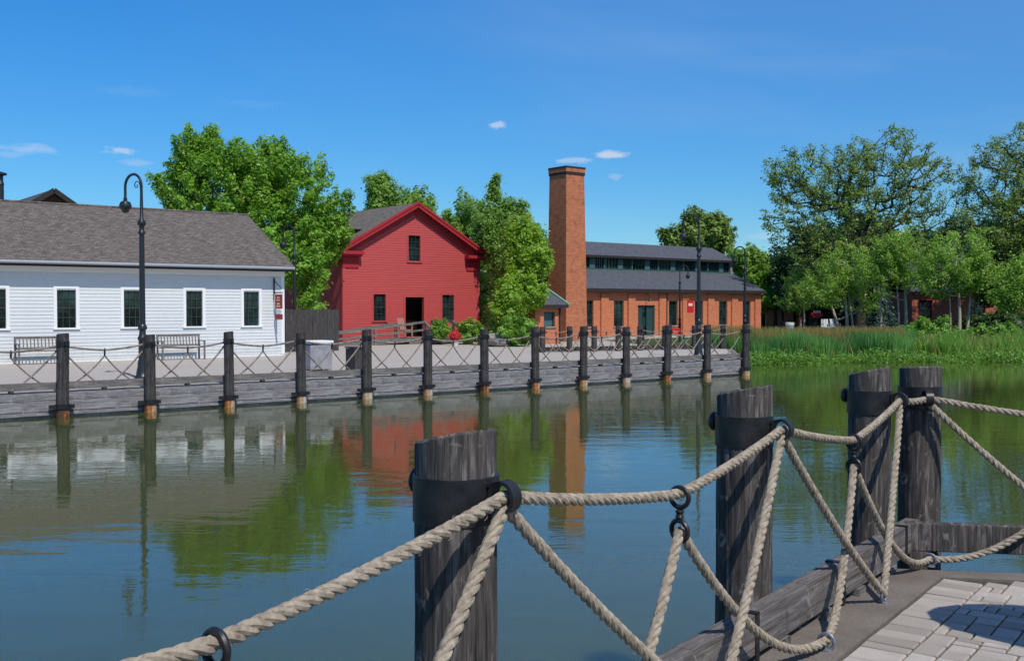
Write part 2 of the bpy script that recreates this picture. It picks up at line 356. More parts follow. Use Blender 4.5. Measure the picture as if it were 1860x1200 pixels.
# ------------------------------------------------------------------ land and water
pond = [Q(-32, .25)[:2], Q(22.35, .25)[:2], Q(28.7, 6.0)[:2], (9.2, 45.6), (12.5, 50), (20, 51.5), (30, 50), (45, 45), (70, 30), (70, -4.3),
        (2.86 + 27 * E2[0], 7.0 + 27 * E2[1]), (2.86, 7.0), NP(-3, .24)[:2], NP(-45, .24)[:2], (-60, -40), (-65, -8)]
big = [(900 * math.cos(k * math.pi / 24), 900 * math.sin(k * math.pi / 24)) for k in range(48)]
tag(poly_sheet('ground', big, GZ - .03, M['lawn'], [pond], .0), kind='structure')
tag(poly_sheet('pond_bed', [(-90, -60), (90, -60), (90, 70), (-90, 70)], -1.6, M['lawn']), kind='structure')
tag(poly_sheet('pond_water', [(-90, -60), (90, -60), (90, 70), (-90, 70)], 0, M['water']), kind='structure')
pav = [Q(-32, .2), Q(22.3, .2), Q(28.6, 6.0), Q(29.3, 12), Q(33, 19), Q(53, 21), Q(53, 42), Q(-32, 42)]
tag(poly_sheet('far_promenade', [p[:2] for p in pav], GZ, M['aggregate'], skirt=.03), kind='structure')
b = MB(); b.X = Matrix.Translation(Q(0, 0)) @ Matrix.Rotation(A, 4, 'Z')
b.box(-32, 22.3, .2, .36, -1.5, GZ - .005); tag(b.build('quay_core', M['concrete']), kind='structure')
b = MB(); b.X = Matrix.Translation(Q(22.3, .25)) @ Matrix.Rotation(A + math.atan2(5.8, 6.3), 4, 'Z')
b.box(.05, 8.4, 0, .2, -1.5, GZ + .015); tag(b.build('quay_end_kerb', M['concrete']), kind='structure')
# near terrace: concrete strip, pavers
nb = [NP(-12, .22), NP(5.63, .22), (2.86 + 14 * E2[0], 7.0 + 14 * E2[1])]
_k = (7.02 - P1[1] - NN[1] * .15 - (-.165 / .986) * (0)) ; c0 = np.array([2.86, 7.02]); _M = np.array([[D[0], -E2[0]], [D[1], -E2[1]]]); _s = np.linalg.solve(_M, c0 - (P1 + NN * .15)); c0 = P1 + NN * .15 + D * _s[0]; ND = NP(-12, 6)
strip = [NP(-12, .24)[:2], tuple(c0), tuple(c0 + E2 * 14), tuple(c0 + E2 * 14 + np.array([-.165, -.986]) * .5), (2.79, 6.72), NP(-12, .56)[:2]]
strip_in = [NP(-12, .24)[:2], tuple(c0), tuple(c0 + E2 * 14), tuple(c0 + E2 * 14 + np.array([-.1, -.28]))]
pA = np.array([2.80, 6.85]); kk = np.dot(pA - P1, D); pA = np.array(NP(kk, .555)[:2]); pB = pA + E2 * 14
tag(poly_sheet('terrace_kerb', [NP(-12, .15)[:2], tuple(c0), tuple(c0 + E2 * 14), tuple(pB), tuple(pA), NP(-12, .555)[:2]], GZ, M['concrete'], skirt=1.5), kind='structure')
pz = [NP(-12, .565)[:2], tuple(pA + NN * .01), tuple(pB - np.array([0, .01])), (20, -14), (-6, -14)]
def f(n): n.color(n.ramp(n.noise(n.co('World'), 30, 3), [(.3, (.05, .045, .03)), (.7, (.1, .09, .06))]))
tag(poly_sheet('terrace_bed', pz, GZ - .016, mat('joint_sand', (.12, .1, .07), .95, .1, 0, f)), kind='structure')
def pavers():
    # mixed-size blocks laid in courses along the kerb; each block a bevelled slab with its own tone and tiny tilt
    vs = []; fs = []; tone = []
    rnd = random.Random(3); poly = [Vector((p[0], p[1])) for p in pz]
    def inside(p): return geometry.intersect_point_tri_2d is not None and pip(p, poly)
    def pip(p, pl):
        c = False; n = len(pl); j = n - 1
        for i in range(n):
            if (pl[i].y > p[1]) != (pl[j].y > p[1]) and p[0] < (pl[j].x - pl[i].x) * (p[1] - pl[i].y) / (pl[j].y - pl[i].y) + pl[i].x: c = not c
            j = i
        return c
    def block(a0, a1, n0, n1):
        g = .005; a0 += g * 1.9; a1 -= g * 1.9; n0 += g; n1 -= g; h = rnd.uniform(-.002, .003); t = rnd.random(); bev = .007
        def P(a, n, z): return NP(a, n, GZ + z)
        c = P((a0 + a1) / 2, (n0 + n1) / 2, 0)
        if not all(pip(P(x, y, 0), poly) for x in (a0, a1) for y in (n0, n1)): return
        o = len(vs); tl = [rnd.uniform(-.0015, .0015) for _ in range(4)]
        for k, (x, y) in enumerate(((a0, n0), (a1, n0), (a1, n1), (a0, n1))): vs.append(P(x, y, -.03))
        for k, (x, y) in enumerate(((a0, n0), (a1, n0), (a1, n1), (a0, n1))): vs.append(P(x, y, h - bev + tl[k]))
        for k, (x, y) in enumerate(((a0 + bev, n0 + bev), (a1 - bev, n0 + bev), (a1 - bev, n1 - bev), (a0 + bev, n1 - bev))): vs.append(P(x, y, h + tl[k]))
        for k in range(4):
            j = (k + 1) % 4; fs.append((o + k, o + j, o + 4 + j, o + 4 + k)[::-1]); fs.append((o + 4 + k, o + 4 + j, o + 8 + j, o + 8 + k)[::-1])
        fs.append((o + 11, o + 10, o + 9, o + 8)); tone.extend([t] * 9)
    a = -2.0                                        # border course of blocks laid across the edge
    while a < 7.5:
        w = rnd.choice((.1, .13, .13, .2)); block(a, a + w, .567, .567 + .25); a += w
    U_ = .066; na, nn_ = 138, 70; grid = np.zeros((na, nn_), bool)
    for j in range(nn_):
        for i in range(na):
            if grid[i, j]: continue
            for sa, sn in sorted([(2, 2), (3, 2), (2, 3), (1, 2), (2, 1), (2, 2), (3, 2)], key=lambda q: rnd.random()) + [(1, 1)]:
                if i + sa <= na and j + sn <= nn_ and not grid[i:i + sa, j:j + sn].any(): break
            grid[i:i + sa, j:j + sn] = True; block(-2 + i * U_, -2 + (i + sa) * U_, .817 + j * U_, .817 + (j + sn) * U_)
    me = bpy.data.meshes.new('terrace_pavers'); me.from_pydata(vs, [], fs)
    at = me.attributes.new('tone', 'FLOAT', 'FACE'); at.data.foreach_set('value', tone)
    def f(nn):
        at = nn.N('ShaderNodeAttribute'); at.attribute_name = 'tone'
        c = nn.ramp(at.outputs['Fac'], [(0, (.27, .235, .2)), (.5, (.37, .325, .28)), (1, (.44, .39, .34))])
        d = nn.noise(nn.co('World'), 9, 5, .7); c = nn.mix(nn.math('MULTIPLY', nn.math('SUBTRACT', d, .45, True), 2.0, True), c, (.3, .26, .21))
        e = nn.noise(nn.co('World'), 160, 2, .7); nn.color(c); nn.bump(e, .3, .003)
    me.materials.append(mat('worn_pavers', (.4, .36, .3), .9, .2, 0, f))
    o = bpy.data.objects.new('terrace_pavers', me); S.collection.objects.link(o); tag(o, kind='structure')
    # iron all faces up consistently
    import bmesh
    bm = bmesh.new(); bm.from_mesh(me); bmesh.ops.recalc_face_normals(bm, faces=bm.faces); bm.to_mesh(me); bm.free()
pavers()

# ------------------------------------------------------------------ ropes
def cat(a, b, sag, n=24, side=(0, 0, 0)):
    a = Vector(a); b = Vector(b); sd = Vector(side)
    return [a.lerp(b, i / n) + Vector((0, 0, -sag * 4 * (i / n) * (1 - i / n))) + sd * (4 * (i / n) * (1 - i / n)) for i in range(n + 1)]
def bez(p, n=30):
    p = [Vector(q) for q in p]; out = []
    for i in range(n + 1):
        t = i / n; q = [x.copy() for x in p]
        while len(q) > 1: q = [q[k].lerp(q[k + 1], t) for k in range(len(q) - 1)]
        out.append(q[0])
    return out
def resample(pts, step):
    pts = [Vector(p) for p in pts]; out = [pts[0]]; acc = 0
    d = [0]
    for i in range(1, len(pts)): d.append(d[-1] + (pts[i] - pts[i - 1]).length)
    n = max(2, int(d[-1] / step)); j = 0
    for k in range(1, n + 1):
        s = d[-1] * k / n
        while j < len(pts) - 2 and d[j + 1] < s: j += 1
        out.append(pts[j].lerp(pts[j + 1], (s - d[j]) / max(1e-9, d[j + 1] - d[j])))
    return out, d[-1] / n
def twisted(name, pts, m, rad=.0235, pitch=.14, seg=7, step=.011, parent=None):
    pts, st = resample(pts, step); n = len(pts); u = (pts[1] - pts[0]).orthogonal().normalized(); b = MB(); fr = []
    for i in range(n):
        t = (pts[min(i + 1, n - 1)] - pts[max(i - 1, 0)]).normalized(); u = (u - t * u.dot(t)).normalized(); fr.append((u.copy(), t.cross(u)))
    wob = random.random() * 6
    for k in range(3):
        path = []
        for i in range(n):
            a = 2 * math.pi * (i * st / pitch + k / 3) + .25 * math.sin(i * st * 7 + wob); q = rad * .5
            path.append(pts[i] + (fr[i][0] * math.cos(a) + fr[i][1] * math.sin(a)) * q)
        b.tube(path, rad * .56, seg)
    fr_ = random.Random(int(pts[0].x * 997) + n)
    for _ in range(max(3, n // 9)):
        i = fr_.randrange(2, n - 2); a = fr_.uniform(0, 6.283); o = (fr[i][0] * math.cos(a) + fr[i][1] * math.sin(a)); t = (pts[i + 1] - pts[i]).normalized() * fr_.choice((-1, 1)); l = fr_.uniform(.008, .026)
        b.tube([pts[i] + o * rad * .8, pts[i] + o * (rad + l * .35) + t * l * .6, pts[i] + o * (rad + l * .45) + t * l * 1.3], [.0011, .0009, .0004], 3)
    return b.build(name, m, parent, smooth=True)
def ring(name, c, axis, r, tr, m, parent=None, seg=24): return MB().torus(c, axis, r, tr, seg).build(name, m, parent, smooth=True)

# ------------------------------------------------------------------ near fence
def near_post(p, rad, ztop, label, hook_dir, group='tall timber posts of the near rope fence', tilt=(.17, -.13)):
    t = thing('mooring_post', label, 'post', (p[0], p[1], GZ), 0, group)
    seg = 84; rnd = random.Random(int(p[0] * 1000)); b = MB(); prof = [1 + .02 * math.sin(3 * k * 2 * math.pi / seg + p[0]) + rnd.uniform(-.007, .007) for k in range(seg)]
    for k in rnd.sample(range(seg), 8): prof[k] -= rnd.choice((.012, .018, .03, .05))
    zs = [-1.4 - GZ + .6] + [GZ * 0 - .5 + .1 * i for i in range(int((ztop - GZ + .5) / .1))]; zs = [z for z in zs if z < ztop - GZ - .07]
    vs = []
    for z in zs:
        for k in range(seg):
            a = 2 * math.pi * k / seg; r = rad * prof[k] * (1.02 - .02 * z) + .0015 * math.sin(z * 9 + k); vs.append((r * math.cos(a), r * math.sin(a), z))
    for e, zz in ((0, 0), (.012, .008)):
        for k in range(seg):
            a = 2 * math.pi * k / seg; r = rad * prof[k] - e; x, y = r * math.cos(a), r * math.sin(a)
            vs.append((x, y, ztop - GZ + tilt[0] * x + tilt[1] * y + zz + rnd.uniform(-.004, .003) - (.008 if prof[k] < .965 else 0)))
    n = len(zs) + 2
    fs = [(i * seg + k, i * seg + (k + 1) % seg, (i + 1) * seg + (k + 1) % seg, (i + 1) * seg + k) for i in range(n - 1) for k in range(seg)]
    fs.append(tuple((n - 1) * seg + k for k in range(seg))); b.add(vs, fs); b.build('timber', M['post'], t, smooth=True)
    z0 = ztop - GZ - .295; z1 = z0 + .165
    MB().lathe([(rad * .99, z0), (rad + .008, z0 + .002), (rad + .008, z1 - .002), (rad * .99, z1)], 40).build('iron_band', M['iron'], t, smooth=True)
    h = Vector((hook_dir[0], hook_dir[1], 0)).normalized(); side = Vector((-h.y, h.x, 0)); zc = HZ - GZ
    # strap loop: flat bar bent to a ring, opening along the fence
    b = MB(); cc = h * (rad + .068) + Vector((0, 0, zc)); ri, ro, w = .044, .056, .05; k1 = 28; vs = []; fs = []
    for k in range(k1):
        a = 2 * math.pi * k / k1; dr = h * math.cos(a) + Vector((0, 0, math.sin(a)))
        for rr, ww in ((ri, -w / 2), (ri, w / 2), (ro, w / 2), (ro, -w / 2)): vs.append(tuple(cc + dr * rr + side * ww))
    for k in range(k1):
        j = (k + 1) % k1
        for q in range(4): fs.append((k * 4 + q, k * 4 + (q + 1) % 4, j * 4 + (q + 1) % 4, j * 4 + q))
    b.add(vs, fs); b.beam(h * (rad + .005) + Vector((0, 0, zc + .035)), h * (rad + .07) + Vector((0, 0, zc + .052)), .05, .012)
    b.build('rope_loop', M['iron'], t, smooth=True)
    b = MB(); o = -h; c = o * (rad + .012) + Vector((0, 0, zc + .02))
    b.tube([c, c + o * .02, c + o * .035, c + o * .042], [.05, .052, .04, .012], 16); b.build('bolt_head', M['iron'], t, smooth=True)
    return t
HZ = 1.655
a2 = .536 * 4.567; a3 = 4.567
near = [(-2.447, .145, 1.84), (0, .145, 1.845), (a2, .148, 1.85), (a3, .142, 1.85)]
labs = ['weathered timber post carrying the lowest rope, beyond the bottom left edge', 'nearest and thickest grey post, slanted top, before the red reflection',
        'slant-topped post in the middle of the near fence, left of the close pair', 'timber post with reddish top streaks, left one of the close pair']
for (a, r, z), l in zip(near, labs): near_post(NP(a, 0), r, z, l, NN)
P4 = (2.975, 7.62); near_post(P4, .145, 1.86, 'dark flat-topped post behind the short beam, right one of the close pair', (-.1, -1), tilt=(.02, -.06))
P5 = (P4[0] + 2.46 * E2[0], P4[1] + 2.46 * E2[1]); near_post(P5, .145, 1.86, 'timber post of the near rope fence beyond the right edge of the picture', (-.165, -.986))
H4 = (P4[0] - .02, P4[1] - .213, HZ); H5 = (P5[0] - .035, P5[1] - .21, HZ)
def HK(a): return NP(a, .213, HZ)
rp = M['rope']; cnt = {}
ROPEG = 'thick twisted ropes of the near fence'
def nrope(pts, label): o = twisted('fence_rope', pts, rp); tag(o, label, 'rope', ROPEG); return o
def link(c, axis, label):
    t = thing('rope_link', label, 'iron link', (c[0], c[1], c[2] - .19), 0, 'double iron rings on the near ropes')
    ax = Vector(axis).normalized()
    ring('upper_ring', (0, 0, .19 - .012), ax, .043, .011, M['iron'], t); ring('lower_ring', (0, 0, .045 - .012), (ax.x + .35, ax.y, .1), .045, .011, M['iron'], t)
    b = MB(); b.tube([(0, 0, .125), (0, 0, .118), (0, 0, .105), (0, 0, .092), (0, 0, .085)], [.012, .02, .014, .02, .012], 12); b.build('swivel_bolt', M['iron'], t, smooth=True)
def floor_ring(c, axis, label):
    t = thing('deck_ring', label, 'iron ring', (c[0], c[1], GZ), 0, 'anchor rings on the terrace kerb')
    ring('ring', (0, 0, .045), axis, .04, .0095, M['galv'], t)
    b = MB(); b.lathe([(.035, 0), (.035, .006), (.02, .009)], 16); b.torus((0, 0, .01), (axis[1], -axis[0], 0), .014, .005, 14); b.build('base_plate', M['galv'], t, smooth=True)
MN = .245
mids = [-2.447 / 2, a2 / 2, (a2 + a3) / 2]
ML = [NP(a, MN, 1.49) for a in mids] + [(H4[0] + (H5[0] - H4[0]) / 2 - .02, H4[1] - .2 - .04, 1.49)]
ML[0] = (ML[0][0], ML[0][1], 1.477)
hooks = [tuple(np.array(HK(-2.447)) - [0, 0, .04]), HK(0), HK(a2), HK(a3)]
spans = [(hooks[0], ML[0], hooks[1]), (hooks[1], ML[1], hooks[2]), (hooks[2], ML[2], hooks[3]), (H4, ML[3], H5)]
nm = ['between the camera side and the nearest post', 'from the nearest post to the middle post', 'from the middle post to the close pair', 'running off to the right from the corner post']
for (h0, m0, h1), l in zip(spans, nm):
    p = cat(h0, m0, .015 if h0 is not hooks[0] else .038, 14) + cat(m0, h1, .015, 14)[1:]; p = smooth_p = [p[0]] + [(p[i - 1] + p[i] * 2 + p[i + 1]) / 4 for i in range(1, len(p) - 1)] + [p[-1]]
    nrope(p, 'upper handrail rope ' + l)
nrope(cat(hooks[3], H4, .015), 'very short rope joining the two close posts at the terrace corner')
ll = ['on the lowest rope at the bottom edge', 'hanging left of the middle post', 'in front of the left post of the close pair', 'on the rope at the far right, out of frame']
for m0, l in zip(ML, ll): link((m0[0], m0[1], m0[2] + .0), (D[0], D[1], 0) if m0 is not ML[3] else (E2[0], E2[1], 0), 'pair of bolted iron rings ' + l)
# anchor rings: under mid-bays (B) and beside posts (C)
RB = [NP(a, .43, GZ + .05) for a in mids] + [(ML[3][0], ML[3][1] - .12, GZ + .05)]
RC = [NP(a, .46, GZ + .05) for a in (0, a2)] + [(2.86, 7.12, GZ + .05)]
lb = ['out of frame below the nearest post, first bay', 'on the kerb out of frame between the nearest and the middle post', 'on the kerb between the middle post and the close pair', 'on the kerb at the far right']
for c, l in zip(RB, lb): floor_ring(c, (NN[0], NN[1], 0) if c is not RB[3] else (E2[0], E2[1], .2), 'galvanised anchor ring ' + l)
lc = ['out of frame beside the nearest post', 'at the bottom edge beside the middle post, a rope turning through it', 'at the corner of the paving where the beams meet']
for c, l in zip(RC, lc): floor_ring(c, (D[0], D[1], 0), 'galvanised anchor ring ' + l)
LR = [(m[0], m[1], m[2] - .155) for m in ML]
def U_rope(a, b, k=.16): # hangs steeply then runs level into the ring b
    a = Vector(a); b = Vector(b); return bez([a, a.lerp(b, .28) + Vector((0, 0, -.20)), a.lerp(b, .62) + Vector((0, 0, -.36 + .02)), Vector((a.lerp(b, .86).x, a.lerp(b, .86).y, b.z - .01)), b])
def low(h): return (h[0], h[1], h[2] - .03)
diag = [(low(hooks[0]), RB[0], 'left diagonal of the first bay'), (low(hooks[1]), RB[0], 'diagonal rope hanging in front of the nearest post'), (low(hooks[1]), RB[1], 'diagonal rope falling right from the nearest post'),
        (low(hooks[2]), RB[1], 'diagonal rope hanging in front of the middle post'), (low(hooks[2]), RB[2], 'diagonal rope falling right from the middle post to the kerb ring'),
        (low(hooks[3]), RB[2], 'steep rope hanging in front of the left post of the close pair'), (low(H4), RB[3], 'diagonal rope falling to the right from the corner post'), (low(H5), RB[3], 'diagonal rope beyond the right edge')]
for a, b_, l in diag: nrope(cat(a, b_, .045), l)
us = [(LR[0], RC[0], 'slack rope from the bottom left rings to the foot of the nearest post'), (LR[1], RC[0], 'slack rope hanging straight down from the rings left of the middle post'),
      (LR[1], RC[1], 'slack rope curving from the rings down to the ring beside the middle post'), (LR[2], RC[1], 'slack rope rising from the bottom edge to the rings by the close pair'),
      (LR[2], RC[2], 'slack rope curving from the rings by the close pair to the corner ring'), (LR[3], RC[2], 'slack rope curving up from the corner ring to the right edge')]
for a, b_, l in us: nrope(U_rope(a, b_), l)
# frayed end near the corner
# kerb beams
def rail_seg(a0, a1, label, n0=.155, n1=.255):
    t = thing('kerb_beam', label, 'timber beam', NP(a0, 0, GZ), math.atan2(D[1], D[0]), 'timber beams along the near kerb')
    b = MB(); b.box(.004, a1 - a0 - .004, -n1, -n0, .045, .25); b.build('timber', M['rail'], t, bevel=.006)
    b = MB()
    for s in (.25, .75): b.box((a1 - a0) * s - .06, (a1 - a0) * s + .06, -n1 - .02, -n0 + .01, -.0, .044)
    b.build('spacer_block', M['rail'], t)
    for s in ((.22, .6) if a1 - a0 > 1.5 else (.5,)):
        x = (a1 - a0) * s; b = MB()
        b.box(x - .022, x + .022, -n1 - .006, -n1 - .0005, -.0, .256); b.box(x - .022, x + .022, -n1 - .006, -n0 + .006, .2505, .257); b.box(x - .022, x + .022, -n0 + .0005, -n0 + .006, .02, .2504)
        b.build('iron_strap', M['iron'], t)
    return t
rail_seg(-3.5, -.95, 'timber kerb beam at the foot of the fence, out of frame'); rail_seg(-.95, 1.35, 'timber kerb beam beyond the bottom edge near the nearest post')
rail_seg(1.35, 2.72, 'grey timber kerb beam running from the bottom edge to the middle post'); rail_seg(2.72, 3.9, 'grey kerb beam with iron strap between middle post and close pair')
rail_seg(3.9, 5.28, 'grey timber kerb beam at the foot of the left post of the close pair')
e0 = np.array([2.78, 7.36]); t = thing('kerb_beam', 'dark beam on edge across the corner before the right post of the pair', 'timber beam', (e0[0], e0[1], GZ), math.atan2(E2[1], E2[0]), 'timber beams along the near kerb')
MB().box(0, 4, -.04, .05, .06, .255).build('timber', M['post'], t, bevel=.006)
b = MB(); b.box(.02, .14, -.05, .06, -.5, .058); b.box(1.9, 2.0, -.05, .06, -.5, .058); b.build('spacer_block', M['post'], t)

# ------------------------------------------------------------------ far quay: posts, ropes, timber wall
def far_post_proto(short=False):
    t = thing('quay_post', '', 'post', (0, 0, 0), A)
    r = .116; seg = 20; b = MB(); vs = []
    zb = .0 if short else -.6; top = 1.0 if short else 1.71
    for z in (zb, .3, .8, 1.2) if not short else (zb, .5, .8):
        for k in range(seg): a = 2 * math.pi * k / seg; vs.append((r * math.cos(a), r * math.sin(a), z))
    for e in (0, .012):
        for k in range(seg):
            a = 2 * math.pi * k / seg; x, y = (r - e) * math.cos(a), (r - e) * math.sin(a); vs.append((x, y, top + .12 * x * .5 - .1 * y + e))
    n = len(vs) // seg
    fs = [(i * seg + k, i * seg + (k + 1) % seg, (i + 1) * seg + (k + 1) % seg, (i + 1) * seg + k) for i in range(n - 1) for k in range(seg)] + [tuple((n - 1) * seg + k for k in range(seg))]
    b.add(vs, fs); b.build('timber', M['post_far'], t, smooth=True)
    zt = top - .26
    MB().lathe([(r * .98, zt), (r + .01, zt), (r + .01, zt + .12), (r * .98, zt + .12)], 20).build('iron_band', M['iron'], t, smooth=True)
    for sy in (1, -1): MB().torus((0, sy * (r + .05), zt + .06), (1, 0, 0), .045, .012, 14, 6).build('rope_loop', M['iron'], t, smooth=True)
    if not short:
        b = MB(); b.lathe([(r + .004, .17), (r + .03, .175), (r + .03, .27), (r + .004, .275)], 20)
        b.box(-r - .13, -r + .01, -.04, .06, .185, .26); b.box(r - .01, r + .1, -.04, .06, .185, .26); b.build('pile_clamp', M['iron'], t)
        MB().lathe([(r + .006, -.5), (r + .008, .0), (r + .008, .168), (r, .17)], 20).build('rusted_sleeve', M['rust'], t, smooth=True)
    return t
LM = ['before the left bench', 'right beside the big lamp', 'before the right half of the white house', 'left of the pale litter box', 'before the dark litter box', 'before the red house door',
      'before the grey boulder', 'before the small brick annex', 'before the tall brick chimney', 'right of the chimney, before the workshop', 'left of the red bench', 'just right of the quay-end lamp', 'at the quay end beside the reeds']
px_s = []
for x, y in [(112, 758), (272, 748), (416, 739), (547, 731), (667, 723), (777, 716.5), (880, 710), (973, 705), (1060, 700), (1138, 695), (1212, 690.5), (1285, 686), (1355, 681.5)]:
    k = (x - 930) / 1900; s = (k * QO[1] - QO[0]) / (U[0] - k * U[1]); px_s.append(s)
rnd = random.Random(5); fp = far_post_proto()
def put_post(o, s, t, lab, group='dark timber posts along the far quay'):
    o.location = Q(s, t); o.rotation_euler = (rnd.uniform(-.018, .018), rnd.uniform(-.018, .018), A + rnd.choice((0, .5, 1.2)) * 0); o.scale = (1 + rnd.uniform(-.06, .08), 1 + rnd.uniform(-.06, .08), 1 + rnd.uniform(-.02, .02)); tag(o, lab, 'post', group)
for i, s in enumerate(px_s): put_post(fp if i == 0 else copy_tree(fp), s, 0, 'dark round quay post with rusty foot ' + LM[i])
put_post(copy_tree(fp), px_s[0] - 1.9, 0, 'dark round quay post just beyond the left edge of the picture')
def frope(pts, label, r=.02, group='thin dark ropes of the far quay fence', m=None):
    b = MB(); b.tube(pts, r, 6); o = b.build('fence_rope', m or M['rope_far'], None, smooth=True); return tag(o, label, 'rope', group)
def bay(fa, fb, zg, pos, zh=1.50, zm=1.38, group='thin dark ropes of the far quay fence', r=.023):
    # fa, fb: functions giving hook points (x, y, z); zg deck level
    h0 = Vector((*fa, zh)); h1 = Vector((*fb, zh)); m = (h0 + h1) / 2; m.z = zm
    p = cat(h0, m, .02, 8) + cat(m, h1, .02, 8)[1:]; frope(p, 'sagging top rope of the quay fence ' + pos, r, group)
    an = Vector(((h0.x + h1.x) / 2, (h0.y + h1.y) / 2, zg + .04))
    frope(cat(h0 - Vector((0, 0, .03)), an, .07, 10) + cat(an, h1 - Vector((0, 0, .03)), .07, 10)[1:], 'V-shaped lower rope of the fence ' + pos, r * .85, group)
    b = MB(); b.tube([m, m - Vector((0, 0, .12))], .022, 6); b.torus(m, (h1 - h0), .035, .012, 10, 5); o = b.build('rope_link', M['iron'], None, smooth=True)
    tag(o, 'small dark iron link hanging from the top rope ' + pos, 'iron link', 'small links of the far quay fence'); return m - Vector((0, 0, .12))
_w = 'first second third fourth fifth sixth seventh eighth ninth tenth eleventh twelfth thirteenth'.split()
BN = ['at the left picture edge'] + ['between quay posts %s and %s' % (_w[i], _w[i + 1]) for i in range(12)]
ss = [px_s[0] - 1.9] + px_s; links = []
for i in range(13): links.append(bay(Q(ss[i], .17)[:2], Q(ss[i + 1], .17)[:2], GZ, BN[i]))
for i in range(12):
    a, b_ = links[i], links[i + 1]; g = Vector(Q(ss[i + 1], .3, GZ + .04))
    frope(cat(a, g, .12, 10) + cat(g, b_, .12, 10)[1:], 'slack lower rope behind the quay post ' + LM[i], .017)
# timber wall of the quay: planks between posts
edges = [px_s[0] - 8] + ss
def wall_bay(s0, s1, lab, i):
    t = thing('quay_wall', lab, 'timber wall', Q(s0, 0), A, 'timber wall sections of the far quay')
    L_ = s1 - s0
    for z0, z1, y in ((.36, .515, .13), (.13, .352, .13), (-.3, .122, .14)):
        MB().box(.003, L_ - .003, y, .195, z0, z1).build('plank', M['fascia'], t, bevel=.004)
    MB().box(.003, L_ - .003, .1, .195, .045, .1).build('waling', M['fascia'], t, bevel=.004)
    MB().box(.003, L_ - .003, .15, .27, GZ + .05, GZ + .2).build('kerb_rail', M['greywood'], t, bevel=.005)
    b = MB(); b.box(L_ / 2 - .04, L_ / 2 + .04, .14, .28, GZ + .002, GZ + .049); b.build('spacer_block', M['post_far'], t)
for i in range(len(edges) - 1):
    pos = BN[i - 1] if i > 0 else 'beyond the left edge of the picture'
    wall_bay(edges[i], edges[i + 1], 'grey plank wall and kerb rail above the water ' + pos, i)
# second fence row, behind the end of the quay
r2a = np.array([1.19, 41.0]); r2b = np.array([9.0, 44.6]); sp = far_post_proto(True)
NL = ['at the left end', 'before the chimney corner', 'before the chimney base', 'fourth from left', 'before the workshop door', 'sixth from left', 'left of the quay-end lamp', 'at the right end']
fr2 = [0, .14, .27, .4, .52, .66, .83, 1]; pts2 = [r2a + (r2b - r2a) * f_ for f_ in fr2]
for i, p in enumerate(pts2):
    o = sp if i == 0 else copy_tree(sp); o.location = (p[0], p[1], GZ); o.rotation_euler = (0, 0, rnd.uniform(0, 1)); tag(o, 'short dark post of the rear rope fence, ' + NL[i], 'post', 'posts of the rear rope fence')
lk = []
for i in range(7): lk.append(bay(pts2[i], pts2[i + 1], GZ, 'in %s bay of the rear fence' % _w[i], 1.4, 1.29, 'ropes of the rear rope fence', .018))
for i in range(6):
    g = Vector((*pts2[i + 1], GZ + .05)); g.y -= .2; frope(cat(lk[i], g, .1, 8) + cat(g, lk[i + 1], .1, 8)[1:], 'slack rope before the rear fence post ' + NL[i + 1], .016, 'ropes of the rear rope fence', M['rope'])
ang2 = math.atan2(*(r2b - r2a)[::-1]); b = MB(); b.X = Matrix.Translation((r2a[0], r2a[1], GZ)) @ Matrix.Rotation(ang2, 4, 'Z')
b.box(-.3, 8.7, .14, .24, .03, .2); tag(b.build('kerb_beam', M['post_far']), 'long dark kerb beam at the foot of the rear rope fence', 'timber beam')

# ------------------------------------------------------------------ building helpers
def siding(mb, xr, z0, z1, ops, pitch=.115, X=None):
    mb.X = X; n = int(round((z1 - z0) / pitch)); p = (z1 - z0) / n
    for i in range(n):
        a, c = z0 + i * p, z0 + (i + 1) * p; zm = (a + c) / 2; x0, x1 = xr(zm)
        if x1 - x0 < .05: continue
        iv = [(x0, x1)]
        for ox0, ox1, oz0, oz1 in ops:
            if oz0 < zm < oz1: iv = [q for (u0, u1) in iv for q in ((u0, min(u1, ox0)), (max(u0, ox1), u1)) if q[1] - q[0] > .01]
        for u0, u1 in iv:
            o0 = .017; mb.quad((u0, -o0, a), (u1, -o0, a), (u1, -.004, c), (u0, -.004, c)); mb.quad((u0, -.004, a), (u1, -.004, a), (u1, -o0, a), (u0, -o0, a))
    mb.X = None
def holed(mb, x0, x1, z0, z1, y0, y1, ops):          # solid wall with rectangular openings
    xs = sorted({x0, x1, *[o[0] for o in ops], *[o[1] for o in ops]}); zs = sorted({z0, z1, *[o[2] for o in ops], *[o[3] for o in ops]})
    for i in range(len(xs) - 1):
        run = None
        for j in range(len(zs) - 1):
            cx, cz = (xs[i] + xs[i + 1]) / 2, (zs[j] + zs[j + 1]) / 2; hole = any(o[0] < cx < o[1] and o[2] < cz < o[3] for o in ops)
            if not hole: run = (run[0], zs[j + 1]) if run else (zs[j], zs[j + 1])
            if (hole or j == len(zs) - 2) and run: mb.box(xs[i], xs[i + 1], y0, y1, run[0], run[1]); run = None
